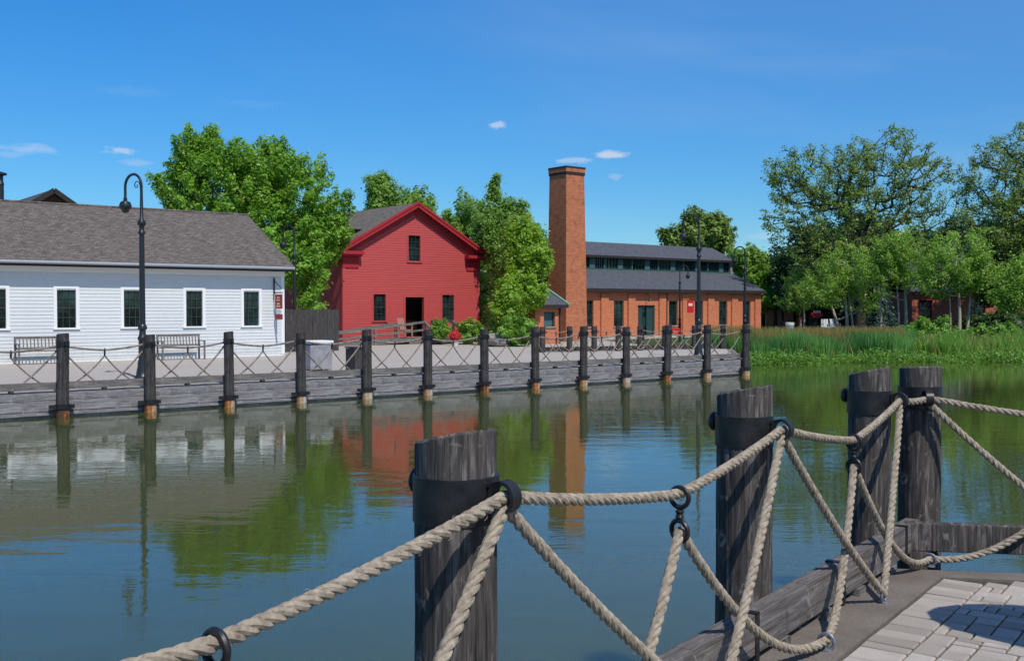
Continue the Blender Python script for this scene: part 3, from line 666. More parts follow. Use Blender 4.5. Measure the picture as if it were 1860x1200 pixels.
def window(par, x0, x1, z0, z1, fm, cols=2, rows=3, case=.09, glass='glass', depth=.06, out=.035, sash=True):
    w = MB(); c = case
    w.box(x0 - c, x0, -out, depth, z0 - .02, z1 + c); w.box(x1, x1 + c, -out, depth, z0 - .02, z1 + c); w.box(x0, x1, -out, depth, z1, z1 + c); w.box(x0 - c - .02, x1 + c + .02, -out - .03, depth, z0 - .075, z0 - .02)
    o = w.build('window', fm, par)
    m = MB(); mw = .022
    for k in range(1, cols): x = x0 + (x1 - x0) * k / cols; m.box(x - mw / 2, x + mw / 2, depth - .03, depth - .004, z0 - .018, z1)
    for k in range(1, rows * 2 if sash else rows):
        z = z0 + (z1 - z0) * k / (rows * 2 if sash else rows); h = .022 if k == rows and sash else mw / 2
        m.box(x0, x1, depth - .034, depth - .006, z - h, z + h)
    if cols > 1 or rows > 1: m.build('sash_bars', M['muntin'] if 'muntin' in M else fm, o)
    MB().quad((x0 - .02, depth, z0 - .03), (x1 + .02, depth, z0 - .03), (x1 + .02, depth, z1 + .02), (x0 - .02, depth, z1 + .02)).build('pane', M[glass], o)
    return o
M['muntin'] = mat('grey_muntin', (.03, .045, .045), .6)
def roof_plane(name, par, m, e0, e1, r1, r0, th=.08):   # e0-e1 eave, r0-r1 ridge; texture runs in the plane
    e0, e1, r0, r1 = map(Vector, (e0, e1, r0, r1)); x = (e1 - e0).normalized(); y = (r0 - e0); y = (y - x * y.dot(x)).normalized(); z = x.cross(y)
    Mx = Matrix((x, y, z)).transposed().to_4x4(); Mx.translation = e0; inv = Mx.inverted()
    loc = [inv @ p for p in (e0, e1, r1, r0)]; b = MB(); vs = [tuple(p) for p in loc] + [(p.x, p.y, p.z - th) for p in loc]
    b.add(vs, [(0, 1, 2, 3), (7, 6, 5, 4), (0, 4, 5, 1), (1, 5, 6, 2), (2, 6, 7, 3), (3, 7, 4, 0)]); o = b.build(name, m, par); o.matrix_local = Mx; return o

# ------------------------------------------------------------------ white house
W0 = (-15.98, 32.65); LW = 9.61; DW = 7.3; x_l = -7.0
t = thing('clapboard_house', 'long low white clapboard house with brown shingle roof at the left', 'house', (W0[0], W0[1], GZ), A)
EH = 3.02; RH = 5.42
wins = [(-1.42, -.72), (.0 - .33, .19), (1.7, 2.28), (3.82, 4.42), (5.93, 6.52), (8.05, 8.63)]
wins = [(-2.5, -1.9), (-.42, .17), (1.68, 2.27), (3.80, 4.40), (5.93, 6.52), (8.05, 8.64)]
ops = [(a, b_, 1.13, 2.37) for a, b_ in wins]; w = MB()
siding(w, lambda z: (x_l, LW), .05, EH, ops)
siding(w, lambda z: (0, DW) if z < EH else (max(0, (z - EH) / .66), DW - max(0, (z - EH) / .66)), .05, RH - .15, [], X=Matrix.Translation((LW, 0, 0)) @ Matrix.Rotation(R(90), 4, 'Z'))
siding(w, lambda z: (0, DW), .05, EH, [], X=Matrix.Translation((x_l, DW, 0)) @ Matrix.Rotation(R(-90), 4, 'Z'))
siding(w, lambda z: (0, LW - x_l), .05, EH, [], X=Matrix.Translation((LW, DW, 0)) @ Matrix.Rotation(R(180), 4, 'Z'))
w.build('wall', M['white'], t)
b = MB(); b.box(x_l + .05, LW - .05, .18, .2, 0, EH - .02); b.build('room_shade_sheet', M['black'], t)  # black sheet, the unlit interior painted in behind the windows
b = MB(); b.box(x_l, LW + .012, -.012, .03, -.02, .048); b.box(LW - .1, LW + .028, -.03, .0, .05, EH); b.box(LW + .002, LW + .03, .0, .1, .05, EH); b.build('corner_board', M['whitetrim'], t)
for a, b_, z0, z1 in ops: window(t, a, b_, z0, z1, M['whitetrim'], 3, 2, .1)
b = MB(); b.box(x_l, LW + .03, -.07, -.03, EH - .12, EH + .06); b.build('frieze', M['whitetrim'], t)
b = MB(); b.box(x_l, LW + .2, -.44, -.02, EH + .065, EH + .085); b.build('soffit', M['soffit'], t)
b = MB(); b.box(x_l, LW + .2, -.465, -.442, EH + .05, EH + .17); b.build('fascia', M['darktrim'], t)
b = MB(); b.tube([(x_l, -.51, EH + .17), (LW + .2, -.51, EH + .17)], .05, 8); b.build('gutter', mat('grey_gutter', (.3, .33, .36), .45), t, smooth=True)
roof_plane('roof', t, M['shingle'], (x_l, -.5, EH + .19), (LW + .22, -.5, EH + .19), (LW + .22, DW / 2, RH), (x_l, DW / 2, RH))
roof_plane('roof', t, M['shingle'], (LW + .22, DW + .42, EH + .22), (x_l, DW + .42, EH + .22), (x_l, DW / 2, RH - .002), (LW + .22, DW / 2, RH - .002))
MB().tube([(x_l, DW / 2, RH + .01), (LW + .23, DW / 2, RH + .01)], .05, 6).build('ridge_cap', M['shingle'], t)
b = MB()
for y0, y1 in ((-.42, DW / 2), (DW + .42, DW / 2)): b.beam((LW + .232, y0, EH + .15), (LW + .232, y1, RH - .07), .022, .16)
b.build('rake_board', M['greywood'], t)
# hanging sign on its corner
def place(par_loc, rz, x, y, z): v = Matrix.Rotation(rz, 4, 'Z') @ Vector((x, y, 0)); return (par_loc[0] + v.x, par_loc[1] + v.y, z)
sg = thing('hanging_sign', 'small dark red hanging sign on an iron bracket, corner of the white house', 'sign', place(W0, A, 9.22, -.04, GZ), A)
b = MB(); b.tube([(0, -.02, 2.05), (0, -.02, 2.85)], .03, 8); b.tube([(0, -.03, 2.75), (0, -.62, 2.45)], .014, 6); b.tube([(0, -.03, 2.3), (0, -.72, 2.3)], .018, 6); b.build('bracket', M['lampiron'], sg, smooth=True)
b = MB(); b.box(-.02, .02, -.66, -.12, 1.72, 2.24); b.build('sign_board', M['signred'], sg, bevel=.01)
b = MB(); b.box(-.022, .022, -.66, -.12, 1.33, 1.52); b.build('lower_board', M['signred'], sg)
b = MB(); b.X = Matrix.Translation((0, -.39, 1.62)) @ Matrix.Rotation(R(90), 4, 'Y') @ Matrix.Diagonal((.42, 1, 1, 1)); b.lathe([(.18, -.02), (.18, .02)], 20); o = b.build('name_plate', M['binwhite'], sg, smooth=True)
b = MB()
for z, h_, w_ in ((2.12, .05, .1), (2.03, .04, .14), (1.9, .07, .1), (1.81, .05, .16)): b.box(-.023, -.0205, -.39 - w_, -.39 + w_, z - h_ / 2, z + h_ / 2)
b.build('lettering', M['signcream'], sg)
b = MB(); b.box(-.03, .03, -.12, -.09, 1.7, 2.26); b.build('edge_board', M['signcream'], sg)

# ------------------------------------------------------------------ red house
R0 = (-8.079, 50.0); LR_ = 8.08; t = thing('red_house', 'dark red clapboard house with a moss-flecked gable roof, open black doorway in the middle', 'house', (R0[0], R0[1], GZ), A); red = t
EV = 4.6; PK = 6.84; half = LR_ / 2; DR = 12
wo = [(1.67, 2.36, 1.13, 2.41), (5.73, 6.45, 1.13, 2.41), (3.69, 4.39, 4.08, 5.36)]; door = (3.5, 4.6, .29, 2.28); w = MB(); sl_ = (PK - EV) / half
siding(w, lambda z: (0, LR_) if z < EV else ((z - EV) / sl_, LR_ - (z - EV) / sl_), 0.02, PK - .12, wo + [door], .12)
siding(w, lambda z: (0, DR), .02, EV, [], .12, X=Matrix.Translation((0, DR, 0)) @ Matrix.Rotation(R(-90), 4, 'Z'))
siding(w, lambda z: (0, DR), .02, EV, [], .12, X=Matrix.Translation((LR_, 0, 0)) @ Matrix.Rotation(R(90), 4, 'Z'))
w.build('wall', M['red'], t)
b = MB(); b.box(.05, LR_ - .05, .8, .82, 0, EV + 1); b.build('room_shade_sheet', M['black'], t)  # room darkness behind the open doorway, painted as a black sheet
for i, (a, c, z0, z1) in enumerate(wo): window(t, a, c, z0, z1, M['red'], 3, 2, .08)
b = MB(); b.box(3.4, 3.5, -.04, .15, .29, 2.38); b.box(4.6, 4.7, -.04, .15, .29, 2.38); b.box(3.5, 4.6, -.04, .15, 2.28, 2.38); b.box(3.4, 4.7, -.06, .6, .24, .289)
d_ = b.build('door_frame', M['red'], t)
b = MB(); b.box(3.52, 3.57, .16, .76, .3, 2.27); b.build('door', M['redtrim'], t)
b = MB(); b.box(-.03, .14, -.035, 0, .02, EV - .3); b.box(-.035, -.003, 0, .14, .02, EV - .3); b.build('corner_board', M['red'], t); MB().box(LR_ - .14, LR_ + .03, -.035, 0, .02, EV - .3).build('corner_board', M['red'], t)
OH = .39; OF = .36; oh = OH; ez = EV - OH * sl_ + .14
roof_plane('roof', t, M['shingle_red'], (-oh, DR + .3, ez), (-oh, -OF, ez), (half, -OF, PK + .14), (half, DR + .3, PK + .14))
roof_plane('roof', t, M['shingle_red'], (LR_ + oh, -OF, ez), (LR_ + oh, DR + .3, ez), (half, DR + .3, PK + .138), (half, -OF, PK + .138))
b = MB()
for sx, ex in ((-oh, half), (LR_ + oh, half)):
    b.beam((sx, -OF - .02, ez - .1), (ex, -OF - .02, PK + .05), .05, .26, (0, 0, 1)); b.beam((sx, -OF - .05, ez - .02), (ex, -OF - .05, PK + .13), .06, .1)
b.build('rake_board', M['redtrim'], t)
b = MB()
for sx, ex in ((-oh, half), (LR_ + oh, half)):
    b.beam((sx, -OF / 2, ez - .11), (ex, -OF / 2, PK + .04), OF - .03, .03); b.beam((sx + (.5 if sx < 0 else -.5), -.05, ez - .02 + .5 * sl_ - .38), (ex, -.05, PK - .33), .04, .22)
b.build('rake_soffit', M['redtrim'], t)
for x0, x1 in ((-.5, .95), (LR_ - .95, LR_ + .5)):
    b = MB(); b.box(x0, x1, -.4, -.03, ez - .22, ez - .06); b.box(x0 + .08, x1 - .05, -.33, -.03, ez - .3, ez - .22); b.box(max(x0 + .47, x0 + .1) if x0 < 0 else x0 + .12, x1 - .12 if x0 < 0 else x1 - .47, -.06, -.023, ez - .85, ez - .3)
    b.build('cornice_return', M['redtrim'], t)
b = MB(); b.box(-oh, -.03, 0, DR, ez - .16, ez - .13); b.box(LR_ + .03, LR_ + oh, 0, DR, ez - .16, ez - .13); b.box(-.05, -.02, 0, DR, EV - .7, EV - .1); b.build('eave_soffit', M['redtrim'], t)
# porch with stairs and ramp
pt = thing('entrance_ramp', 'silvery wooden porch, stairs and long sloping ramp with handrails before the red house door', 'ramp', (R0[0], R0[1], GZ), A)
b = MB()
for i in range(13): b.box(2.5, 5.1, -1.95 + i * .15, -1.95 + i * .15 + .142, .245, .285)
b.build('porch_deck', M['greywood'], pt)
b = MB(); b.box(2.5, 5.1, -1.93, -1.9, 0, .24); b.box(5.06, 5.09, -1.9, 0, 0, .24); b.build('skirt', M['greywood'], pt)
b = MB(); b.beam((2.5, -1.35, .26), (-2.6, -1.35, .02), 1.15, .05); b.build('ramp_deck', M['greywood'], pt)
b = MB(); b.beam((2.5, -1.93, .2), (-2.6, -1.93, -.04), .04, .2); b.beam((2.5, -.77, .2), (-2.6, -.77, -.04), .04, .2); b.build('ramp_side', M['greywood'], pt)
b = MB()
for k in range(3): b.box(3.4, 5.02, -1.95 - .32 * (k + 1), -1.95 - .32 * k - .01, .19 - .085 * k - .03, .19 - .085 * k)
b.build('stair_tread', M['greywood'], pt)
def rail_line(pts, drop=.55, nm_='handrail'):
    b = MB(); 
    for a, c in zip(pts, pts[1:]): b.beam(a, c, .09, .1)
    b.build(nm_, M['greywood'], pt)
rail_line([(-2.6, -1.95, .5), (-1.56, -1.95, .56), (3.36, -1.95, 1.06)]); rail_line([(-1.5, -.72, .5), (2.5, -.72, .98)])
rail_line([(3.36, -1.95, 1.06), (3.36, -2.9, .5)]); rail_line([(5.05, -1.95, 1.07), (5.05, -2.9, .5)]); rail_line([(5.05, -1.95, 1.08), (5.05, -.05, 1.08)])
b = MB()
for a, c in (((-1.56, -1.95, .3), (3.36, -1.95, .68)),): b.beam(a, c, .04, .09)
b.build('lower_rail', M['greywood'], pt)
for x, y, z in ((-1.56, -1.95, .54), (.6, -1.95, .77), (3.36, -1.95, 1.03), (3.36, -2.88, .5), (5.05, -1.95, 1.04), (5.05, -2.88, .5), (-1.5, -.72, .5), (2.5, -.72, .95), (5.05, -.1, 1.04)):
    MB().box(x - .05, x + .05, y - .05, y + .05, 0, z - .02).build('post', M['greywood'], pt)

# ------------------------------------------------------------------ brick workshop
B0 = (4.373, 62.0); t = thing('brick_workshop', 'long orange brick workshop with a raised band of teal windows and two-step slate roof', 'building', (B0[0], B0[1], GZ), A)
xl, xr_ = -1.0, 16.15; DB = 9.1; EB = 2.86
bo = [(.0, .62, .62, 2.17), (2.3, 3.13, .62, 2.17), (4.35, 5.85, .02, 1.9), (7.12, 7.93, .62, 2.17), (9.55, 10.34, .62, 2.17), (11.92, 12.75, .62, 2.17), (14.34, 15.15, .62, 2.17)]
w = MB(); holed(w, xl, xr_, 0, EB, 0, .3, bo); w.box(xl, xl + .3, .3, DB, 0, EB); w.box(xr_ - .3, xr_, .3, DB, 0, EB); w.box(xl, xr_, DB, DB + .3, 0, EB)
w.build('wall', M['brick'], t)
b = MB(); b.box(xl + .4, xr_ - .4, .6, .62, 0, EB); b.build('room_shade_sheet', M['black'], t)  # interior shade put into a black sheet behind the openings
for x in (-.6, 1.47, 3.74, 6.46, 8.6, 11.04, 13.42, 15.85):
    b = MB(); b.box(x - .3, x + .3, -.11, -.002, 0, EB - .28); b.box(x - .3, x + .3, -.07, -.002, EB - .28, EB - .2); b.build('pilaster', M['brick'], t)
b = MB(); b.box(xl - .02, xr_ + .02, -.12, -.002, EB - .2, EB - .02); b.build('corbel_band', M['brick_red'], t)
for i, (a, c, z0, z1) in enumerate(bo):
    if i == 2:
        f0 = MB(); f0.box(a, a + .08, .08, .2, z0, z1); f0.box(c - .08, c, .08, .2, z0, z1); f0.box(a, c, .08, .2, z1 - .08, z1); o = f0.build('double_door', M['teal'], t)
        b = MB(); b.box(a + .09, (a + c) / 2 - .3, .12, .16, z0, z1 - .09); b.box((a + c) / 2 + .12, c - .09, .12, .16, z0, z1 - .09); b.build('door_leaf', M['teal'], o)
        b = MB(); b.quad((a, .21, z0), (c, .21, z0), (c, .21, z1), (a, .21, z1)); b.build('pane', M['glass'], o)
    else:
        f0 = MB(); f0.box(a, a + .05, .1, .16, z0, z1); f0.box(c - .05, c, .1, .16, z0, z1); f0.box(a, c, .1, .16, z1 - .05, z1)
        for k in (.33, .66): z = z0 + (z1 - z0) * k; f0.box(a + .05, c - .05, .12, .15, z - .015, z + .015)
        f0.box((a + c) / 2 - .012, (a + c) / 2 + .012, .12, .15, z0, z1 - .05); o = f0.build('window', M['teal'], t)
        MB().quad((a, .162, z0), (c, .162, z0), (c, .162, z1), (a, .162, z1)).build('pane', M['glass'], o); MB().box(a - .06, c + .06, -.05, .1, z0 - .09, z0 - .002).build('sill', M['stone'], o)
b = MB(); b.tube([(6.85, -.06, 0), (6.85, -.06, EB - .1)], .05, 8); b.build('downspout', M['darktrim'], t)
b = MB(); b.tube([(5.0, -.1, 2.6), (5.0, -.35, 2.5), (5.0, -.4, 2.3)], .03, 6); b.tube([(5.0, -.4, 2.32), (5.0, -.4, 2.2), (5.0, -.4, 2.15)], [.04, .13, .14], 10); b.build('wall_lamp', M['lampiron'], t)
roof_plane('roof', t, M['slate'], (xl - .3, -.35, EB + .0), (xr_ + .3, -.35, EB + .0), (xr_ + .3, 2.6, 4.13), (xl - .3, 2.6, 4.13))
roof_plane('roof', t, M['slate'], (xr_ + .3, DB + .5, EB), (xl - .3, DB + .5, EB), (xl - .3, 6.5, 4.13), (xr_ + .3, 6.5, 4.13))
b = MB(); b.box(xl - .3, xr_ + .3, -.38, -.353, EB - .16, EB + .04); b.box(xl - .3, xr_ + .3, -.35, -.13, EB - .16, EB - .14); b.build('fascia', M['darktrim'], t)
CZ0, CZ1 = 4.1, 5.0
b = MB(); b.box(xl, xr_, 2.6, 2.7, CZ0, CZ0 + .12); b.box(xl, xr_, 2.6, 2.7, CZ1 - .1, CZ1 + .06); b.box(xl, xr_, 6.4, 6.5, CZ0, CZ1); b.box(xr_ - .12, xr_, 2.72, 6.4, CZ0, CZ1); b.box(xl, xl + .12, 2.72, 6.4, CZ0, CZ1); b.build('clerestory_wall', M['tealpanel'], t)
b = MB(); b.box(xr_ - .1, xr_ + .1, 2.5, 2.72, CZ0 - .1, CZ1 + .05); b.build('corner_board', M['stone'], t)
n_ = 14; stp = (xr_ - xl) / n_
for k in range(n_):
    a = xl + k * stp; f0 = MB(); f0.box(a, a + .45 if k % 2 else a + .1, 2.58, 2.7, CZ0 + .12, CZ1 - .1)
    o = f0.build('clerestory_window', M['tealpanel'], t); x0 = a + (.45 if k % 2 else .1)
    m_ = MB()
    for q in (1, 2, 3): x = x0 + (a + stp - x0) * q / 4; m_.box(x - .012, x + .012, 2.62, 2.66, CZ0 + .12, CZ1 - .1)
    m_.box(x0, a + stp, 2.625, 2.655, (CZ0 + CZ1) / 2 - .012, (CZ0 + CZ1) / 2 + .012); m_.build('sash_bars', M['teal'], o)
    MB().quad((x0, 2.67, CZ0 + .1), (a + stp, 2.67, CZ0 + .1), (a + stp, 2.67, CZ1 - .08), (x0, 2.67, CZ1 - .08)).build('pane', M['glass'], o)
roof_plane('clerestory_roof', t, M['slate'], (xl - .3, 2.3, CZ1 + .02), (xr_ + .3, 2.3, CZ1 + .02), (xr_ + .3, 4.55, 6.05), (xl - .3, 4.55, 6.05))
roof_plane('clerestory_roof', t, M['slate'], (xr_ + .3, 6.8, CZ1 + .02), (xl - .3, 6.8, CZ1 + .02), (xl - .3, 4.55, 6.048), (xr_ + .3, 4.55, 6.048))
b = MB(); b.box(xl - .3, xr_ + .3, 2.26, 2.297, CZ1 - .1, CZ1 + .05); b.build('gutter', M['darktrim'], t)
b = MB(); b.add([(xr_ + .02, 2.4, CZ1), (xr_ + .02, 6.7, CZ1), (xr_ + .02, 4.55, 5.95), (xr_ - .08, 2.4, CZ1), (xr_ - .08, 6.7, CZ1), (xr_ - .08, 4.55, 5.95)], [(0, 1, 2), (5, 4, 3), (0, 3, 4, 1), (1, 4, 5, 2), (2, 5, 3, 0)]); b.build('gable', M['greywood'], t)
# chimney
t = thing('brick_chimney', 'tall tapering square brick chimney with a dark corbelled cap', 'chimney', (2.785, 54.0, GZ), A)
def taper(z, o=0): k = z / 9.0; return (.0 + .1 * k - o, 1.5 - .16 * k + o, .0 + .1 * k - o, 1.55 - .12 * k + o)
def frus(mb, z0, z1, o=0):
    a = taper(z0, o); c = taper(z1, o); mb.add([(a[0], a[2], z0), (a[1], a[2], z0), (a[1], a[3], z0), (a[0], a[3], z0), (c[0], c[2], z1), (c[1], c[2], z1), (c[1], c[3], z1), (c[0], c[3], z1)],
              [(0, 3, 2, 1), (4, 5, 6, 7), (0, 1, 5, 4), (1, 2, 6, 5), (2, 3, 7, 6), (3, 0, 4, 7)])
b = MB(); frus(b, 0, 8.65); b.build('shaft', M['brick_old'], t)
b = MB(); frus(b, 8.652, 8.78, .03); b.build('corbel_course', M['darktrim'], t)
b = MB(); frus(b, 8.782, 8.98, .045); b.build('cap', M['brick_old'], t)
b = MB(); frus(b, 8.982, 9.07, .06); b.build('coping', M['darktrim'], t)
# annex
t = thing('brick_annex', 'small brick annex with a slate roof edged in green copper, left of the chimney', 'building', (1.105, 50.0, GZ), A)
w = MB(); holed(w, 0, 1.64, 0, 1.84, 0, .25, [(.55, 1.25, .84, 1.55)]); w.box(0, .25, .25, 2, 0, 1.84); w.box(1.39, 1.64, .25, 2, 0, 1.84)
w.add([(1.5, 0, 1.84), (1.5, 1.95, 1.84), (1.5, 1.95, 2.75), (1.63, 0, 1.84), (1.63, 1.95, 1.84), (1.63, 1.95, 2.75)], [(0, 1, 2), (5, 4, 3), (0, 3, 4, 1), (1, 4, 5, 2), (2, 5, 3, 0)]); w.build('wall', M['brick'], t)
f0 = MB(); f0.box(.55, .6, .08, .14, .84, 1.55); f0.box(1.2, 1.25, .08, .14, .84, 1.55); f0.box(.6, 1.2, .08, .14, 1.5, 1.55); o = f0.build('window', M['teal'], t)
MB().quad((.55, .15, .84), (1.25, .15, .84), (1.25, .15, 1.55), (.55, .15, 1.55)).build('pane', M['tealpanel'], o); MB().box(.48, 1.32, -.05, .08, .77, .838).build('sill', M['stone'], o)
roof_plane('roof', t, M['slate'], (-.2, -.25, 1.88), (1.88, -.25, 1.88), (1.88, 2.0, 2.93), (-.2, 2.0, 2.93))
MB().beam((1.9, -.27, 1.9), (1.9, 1.9, 2.93), .09, .12).build('copper_edge', M['copper'], t)
MB().box(-.2, 1.88, -.29, -.255, 1.74, 1.9).build('gutter', M['darktrim'], t)
MB().tube([(1.52, -.06, 0), (1.52, -.06, 1.75)], .045, 8).build('downspout', M['darktrim'], t)
# distant roof behind the white house
a_ = R(38.26); t = thing('dark_roofed_building', 'dark gable roof with a stove pipe showing above the white house roof', 'building', (-25.8, 52.3, GZ), A); t.scale = (1, 1, 1.15)
b = MB(); b.add([(0, 0, 0), (5.4, 0, 0), (5.4, 0, 5.1), (2.7, 0, 6.65), (0, 0, 5.1), (0, 10, 0), (5.4, 10, 0), (5.4, 10, 5.1), (2.7, 10, 6.65), (0, 10, 5.1)], [(0, 1, 2, 3, 4), (9, 8, 7, 6, 5), (0, 4, 9, 5), (1, 6, 7, 2)]); b.build('wall', mat('brown_boards', (.1, .055, .035), .8), t)
roof_plane('roof', t, M['slate'], (-.5, 10, 4.9), (-.5, -.4, 4.9), (2.7, -.4, 6.8), (2.7, 10, 6.8)); roof_plane('roof', t, M['slate'], (5.9, -.4, 4.9), (5.9, 10, 4.9), (2.7, 10, 6.798), (2.7, -.4, 6.798))
b = MB(); b.beam((-.5, -.45, 4.85), (2.7, -.45, 6.74), .06, .22); b.beam((5.9, -.45, 4.85), (2.7, -.45, 6.74), .06, .22); b.build('rake_board', M['darktrim'], t)
b = MB(); b.lathe([(.18, 6.0), (.18, 7.4), (.2, 7.45), (.15, 7.6), (.15, 7.85), (.34, 7.9), (.34, 7.98), (.05, 8.05)], 12, (1.57, 6)); b.build('stove_pipe', M['lampiron'], t)
# red brick house at the far right
t = thing('red_brick_house', 'low red brick house with grey roof half hidden by the birches at the right edge', 'house', (28.5, 76, GZ), R(8))
ho = [(1.2, 2.1, .9, 2.3), (5.2, 6.3, .9, 2.4), (9.5, 10.5, .9, 2.4)]; w = MB(); holed(w, .6, 14, 0, 2.9, 0, .3, ho); w.box(.6, .9, .3, 7, 0, 2.9); w.build('wall', M['brick_red'], t)
for a, c, z0, z1 in ho: window(t, a, c, z0, z1, M['redtrim'], 3, 2, .06)
roof_plane('roof', t, M['slate'], (.2, -.4, 2.9), (14.4, -.4, 2.9), (14.4, 3.6, 5.6), (.2, 3.6, 5.6)); roof_plane('roof', t, M['slate'], (14.4, 7.6, 2.9), (.2, 7.6, 2.9), (.2, 3.6, 5.598), (14.4, 3.6, 5.598))
# low brick house seen between the trunks
t = thing('low_brick_house', 'small orange brick house deep under the trees right of the workshop', 'house', (20.9, 86, GZ), R(4))
w = MB(); holed(w, 0, 3.2, 0, 1.7, 0, .3, [(1.2, 1.5, .6, 1.4), (2.3, 2.6, .6, 1.4)]); w.build('wall', M['brick'], t); b = MB(); b.box(.1, 3.1, .32, .34, 0, 1.7); b.build('room_shade_sheet', M['black'], t)  # openings backed by a black sheet in place of interior shade
roof_plane('roof', t, M['slate'], (-.3, -.3, 1.7), (3.5, -.3, 1.7), (3.5, 2.5, 2.7), (-.3, 2.5, 2.7))
# board fence between the houses
t = thing('board_fence', 'tall dark board fence between the white house and the red house', 'fence', (-8.95, 41.3, GZ), A)
for k in range(14): MB().box(k * .17, k * .17 + .163, random.uniform(-.01, .01), .03, 0, 1.68 + random.uniform(-.02, .02)).build('board', M['fencewood'], t)
b = MB(); b.box(0, 2.38, .035, .08, .3, .4); b.box(0, 2.38, .035, .08, 1.3, 1.4); b.build('rail', M['fencewood'], t)

# ------------------------------------------------------------------ lamps
def lamp_proto(name='street_lamp'):
    t = thing(name, '', 'street lamp')
    MB().lathe([(.2, 0), (.2, .06), (.16, .1), (.15, .2), (.125, .3), (.12, .42), (.1, .5), (.095, .95), (.115, .98), (.115, 1.03), (.085, 1.07), (.075, 1.2), (.11, 1.24), (.11, 1.3), (.07, 1.36)], 16).build('base', M['lampiron'], t, smooth=True)
    MB().lathe([(.075, 1.36), (.06, 3.55), (.085, 3.57), (.085, 3.62), (.06, 3.65), (.06, 3.75), (.1, 3.8), (.1, 3.87), (.045, 3.95), (.035, 4.5)], 14).build('pole', M['lampiron'], t, smooth=True)
    p = [(0, 0, 4.4), (0, 0, 4.72)] + [(-.3 + .3 * math.cos(a), 0, 4.75 + .3 * math.sin(a)) for a in np.linspace(0, math.pi, 14)] + [(-.6, 0, 4.6), (-.6, 0, 4.48)]
    MB().tube(p, .034, 8).build('crook', M['lampiron'], t, smooth=True)
    sp_ = [(-.17 + (.12 - .0085 * k) * math.cos(k * .6), 0, 4.77 + (.12 - .0085 * k) * math.sin(k * .6)) for k in range(13)]
    MB().tube([(-.03, 0, 4.6)] + sp_, .012, 6).build('scroll', M['lampiron'], t, smooth=True)
    MB().lathe([(.03, 4.52), (.05, 4.46), (.04, 4.42), (.12, 4.38), (.15, 4.3), (.15, 4.24), (.1, 4.18), (.07, 4.16)], 16, (-.6, 0)).build('lamp_shade', M['lampiron'], t, smooth=True)
    MB().lathe([(.09, 4.175), (.08, 4.13), (.03, 4.1)], 12, (-.6, 0)).build('bulb_glass', M['glass'], t, smooth=True)
    return t
lz = math.atan2(-.52, .85); lp = lamp_proto()
LP = [((-9.1, 25.75), 1, lz, 'tall black crook street lamp standing on the quay in front of the white house'), ((-8.75, 42.1), 1, lz, 'black crook street lamp between the white house and the leafy tree'),
      ((.6, 50.2), .95, lz + math.pi, 'black street lamp half hidden in the leaves left of the brick annex'), ((6.62, 37.1), 1, lz, 'tall black crook street lamp on the quay before the right half of the workshop'),
      ((12.6, 56.6), 1, lz, 'black crook street lamp at the right end of the workshop'), ((9.7, 60.5), .83, lz + math.pi, 'thin black lamp with its shade hanging to the right, close before the workshop wall'),
      ((20.6, 80), .7, lz, 'thin dark lamp post under the trees right of the workshop')]
for i, ((x, y), sc, rz, l) in enumerate(LP):
    o = lp if i == 0 else copy_tree(lp); o.location = (x, y, GZ); o.rotation_euler = (0, 0, rz); o.scale = (sc, sc, sc); tag(o, l, 'street lamp', 'black crook-necked street lamps')
t = thing('globe_lamp', 'lamp post with a small white globe among the leaves right of the workshop', 'street lamp', (21.2, 80, GZ))
MB().lathe([(.08, 0), (.05, .2), (.04, 3.0)], 8).build('pole', M['lampiron'], t); b = MB(); b.lathe([(.02, 3.0), (.13, 3.06), (.18, 3.17), (.13, 3.29), (.02, 3.34)], 12); b.build('globe', M['globe'], t, smooth=True)

# ------------------------------------------------------------------ street furniture
def bench_proto():
    t = thing('park_bench', '', 'bench')
    for k in range(4): MB().box(0, 1.5, -.1 - k * .11, -.1 - k * .11 + .09, .4, .43).build('seat_slat', M['greywood'], t)
    b = MB(); b.beam((0, .06, .82), (1.5, .06, .82), .03, .08); b.build('top_rail', M['greywood'], t)
    b = MB(); b.beam((0, .0, .48), (1.5, .0, .48), .03, .05)
    for k in range(14): x = .05 + k * 1.4 / 13; b.beam((x, .0, .48), (x, .055, .79), .035, .015, (0, 1, 0))
    b.build('backrest', M['greywood'], t)
    for x in (.03, 1.47):
        b = MB(); b.beam((x, -.45, 0), (x, -.45, .62), .05, .05, (0, 1, 0)); b.build('leg', M['greywood'], t)
        b = MB(); b.beam((x, .03, 0), (x, .07, .84), .05, .05, (0, 1, 0)); b.build('leg', M['greywood'], t)
        b = MB(); b.beam((x, -.48, .63), (x, .05, .63), .06, .03); b.build('armrest', M['greywood'], t)
    return t
bp = bench_proto(); bp.location = place(W0, A, .28, -.55, GZ); bp.rotation_euler = (0, 0, A); tag(bp, 'grey slatted bench against the white house, left one near the picture edge', 'bench', 'benches along the white house')
b2 = copy_tree(bp); b2.location = place(W0, A, 4.72, -.55, GZ); tag(b2, 'grey slatted bench against the white house, just right of the big lamp', 'bench', 'benches along the white house')
t = thing('litter_box', 'pale grey litter box with a white lid behind the quay rope', 'litter bin', (-5.5, 29.4, GZ), A)
MB().box(-.34, .34, -.3, .3, .03, .72).build('body', M['bingrey'], t, bevel=.02); MB().box(-.37, .37, -.33, .33, .76, .84).build('lid', M['binwhite'], t, bevel=.015); MB().box(-.28, .28, -.24, .24, .722, .76).build('neck', M['darktrim'], t)
t = thing('litter_box', 'dark wooden litter box behind the quay post before the ramp', 'litter bin', (-4.2, 28.55, GZ), A)
for k in range(5): MB().box(-.25 + k * .101, -.25 + k * .101 + .094, -.25, -.22, .02, .66).build('slat', M['fencewood'], t)
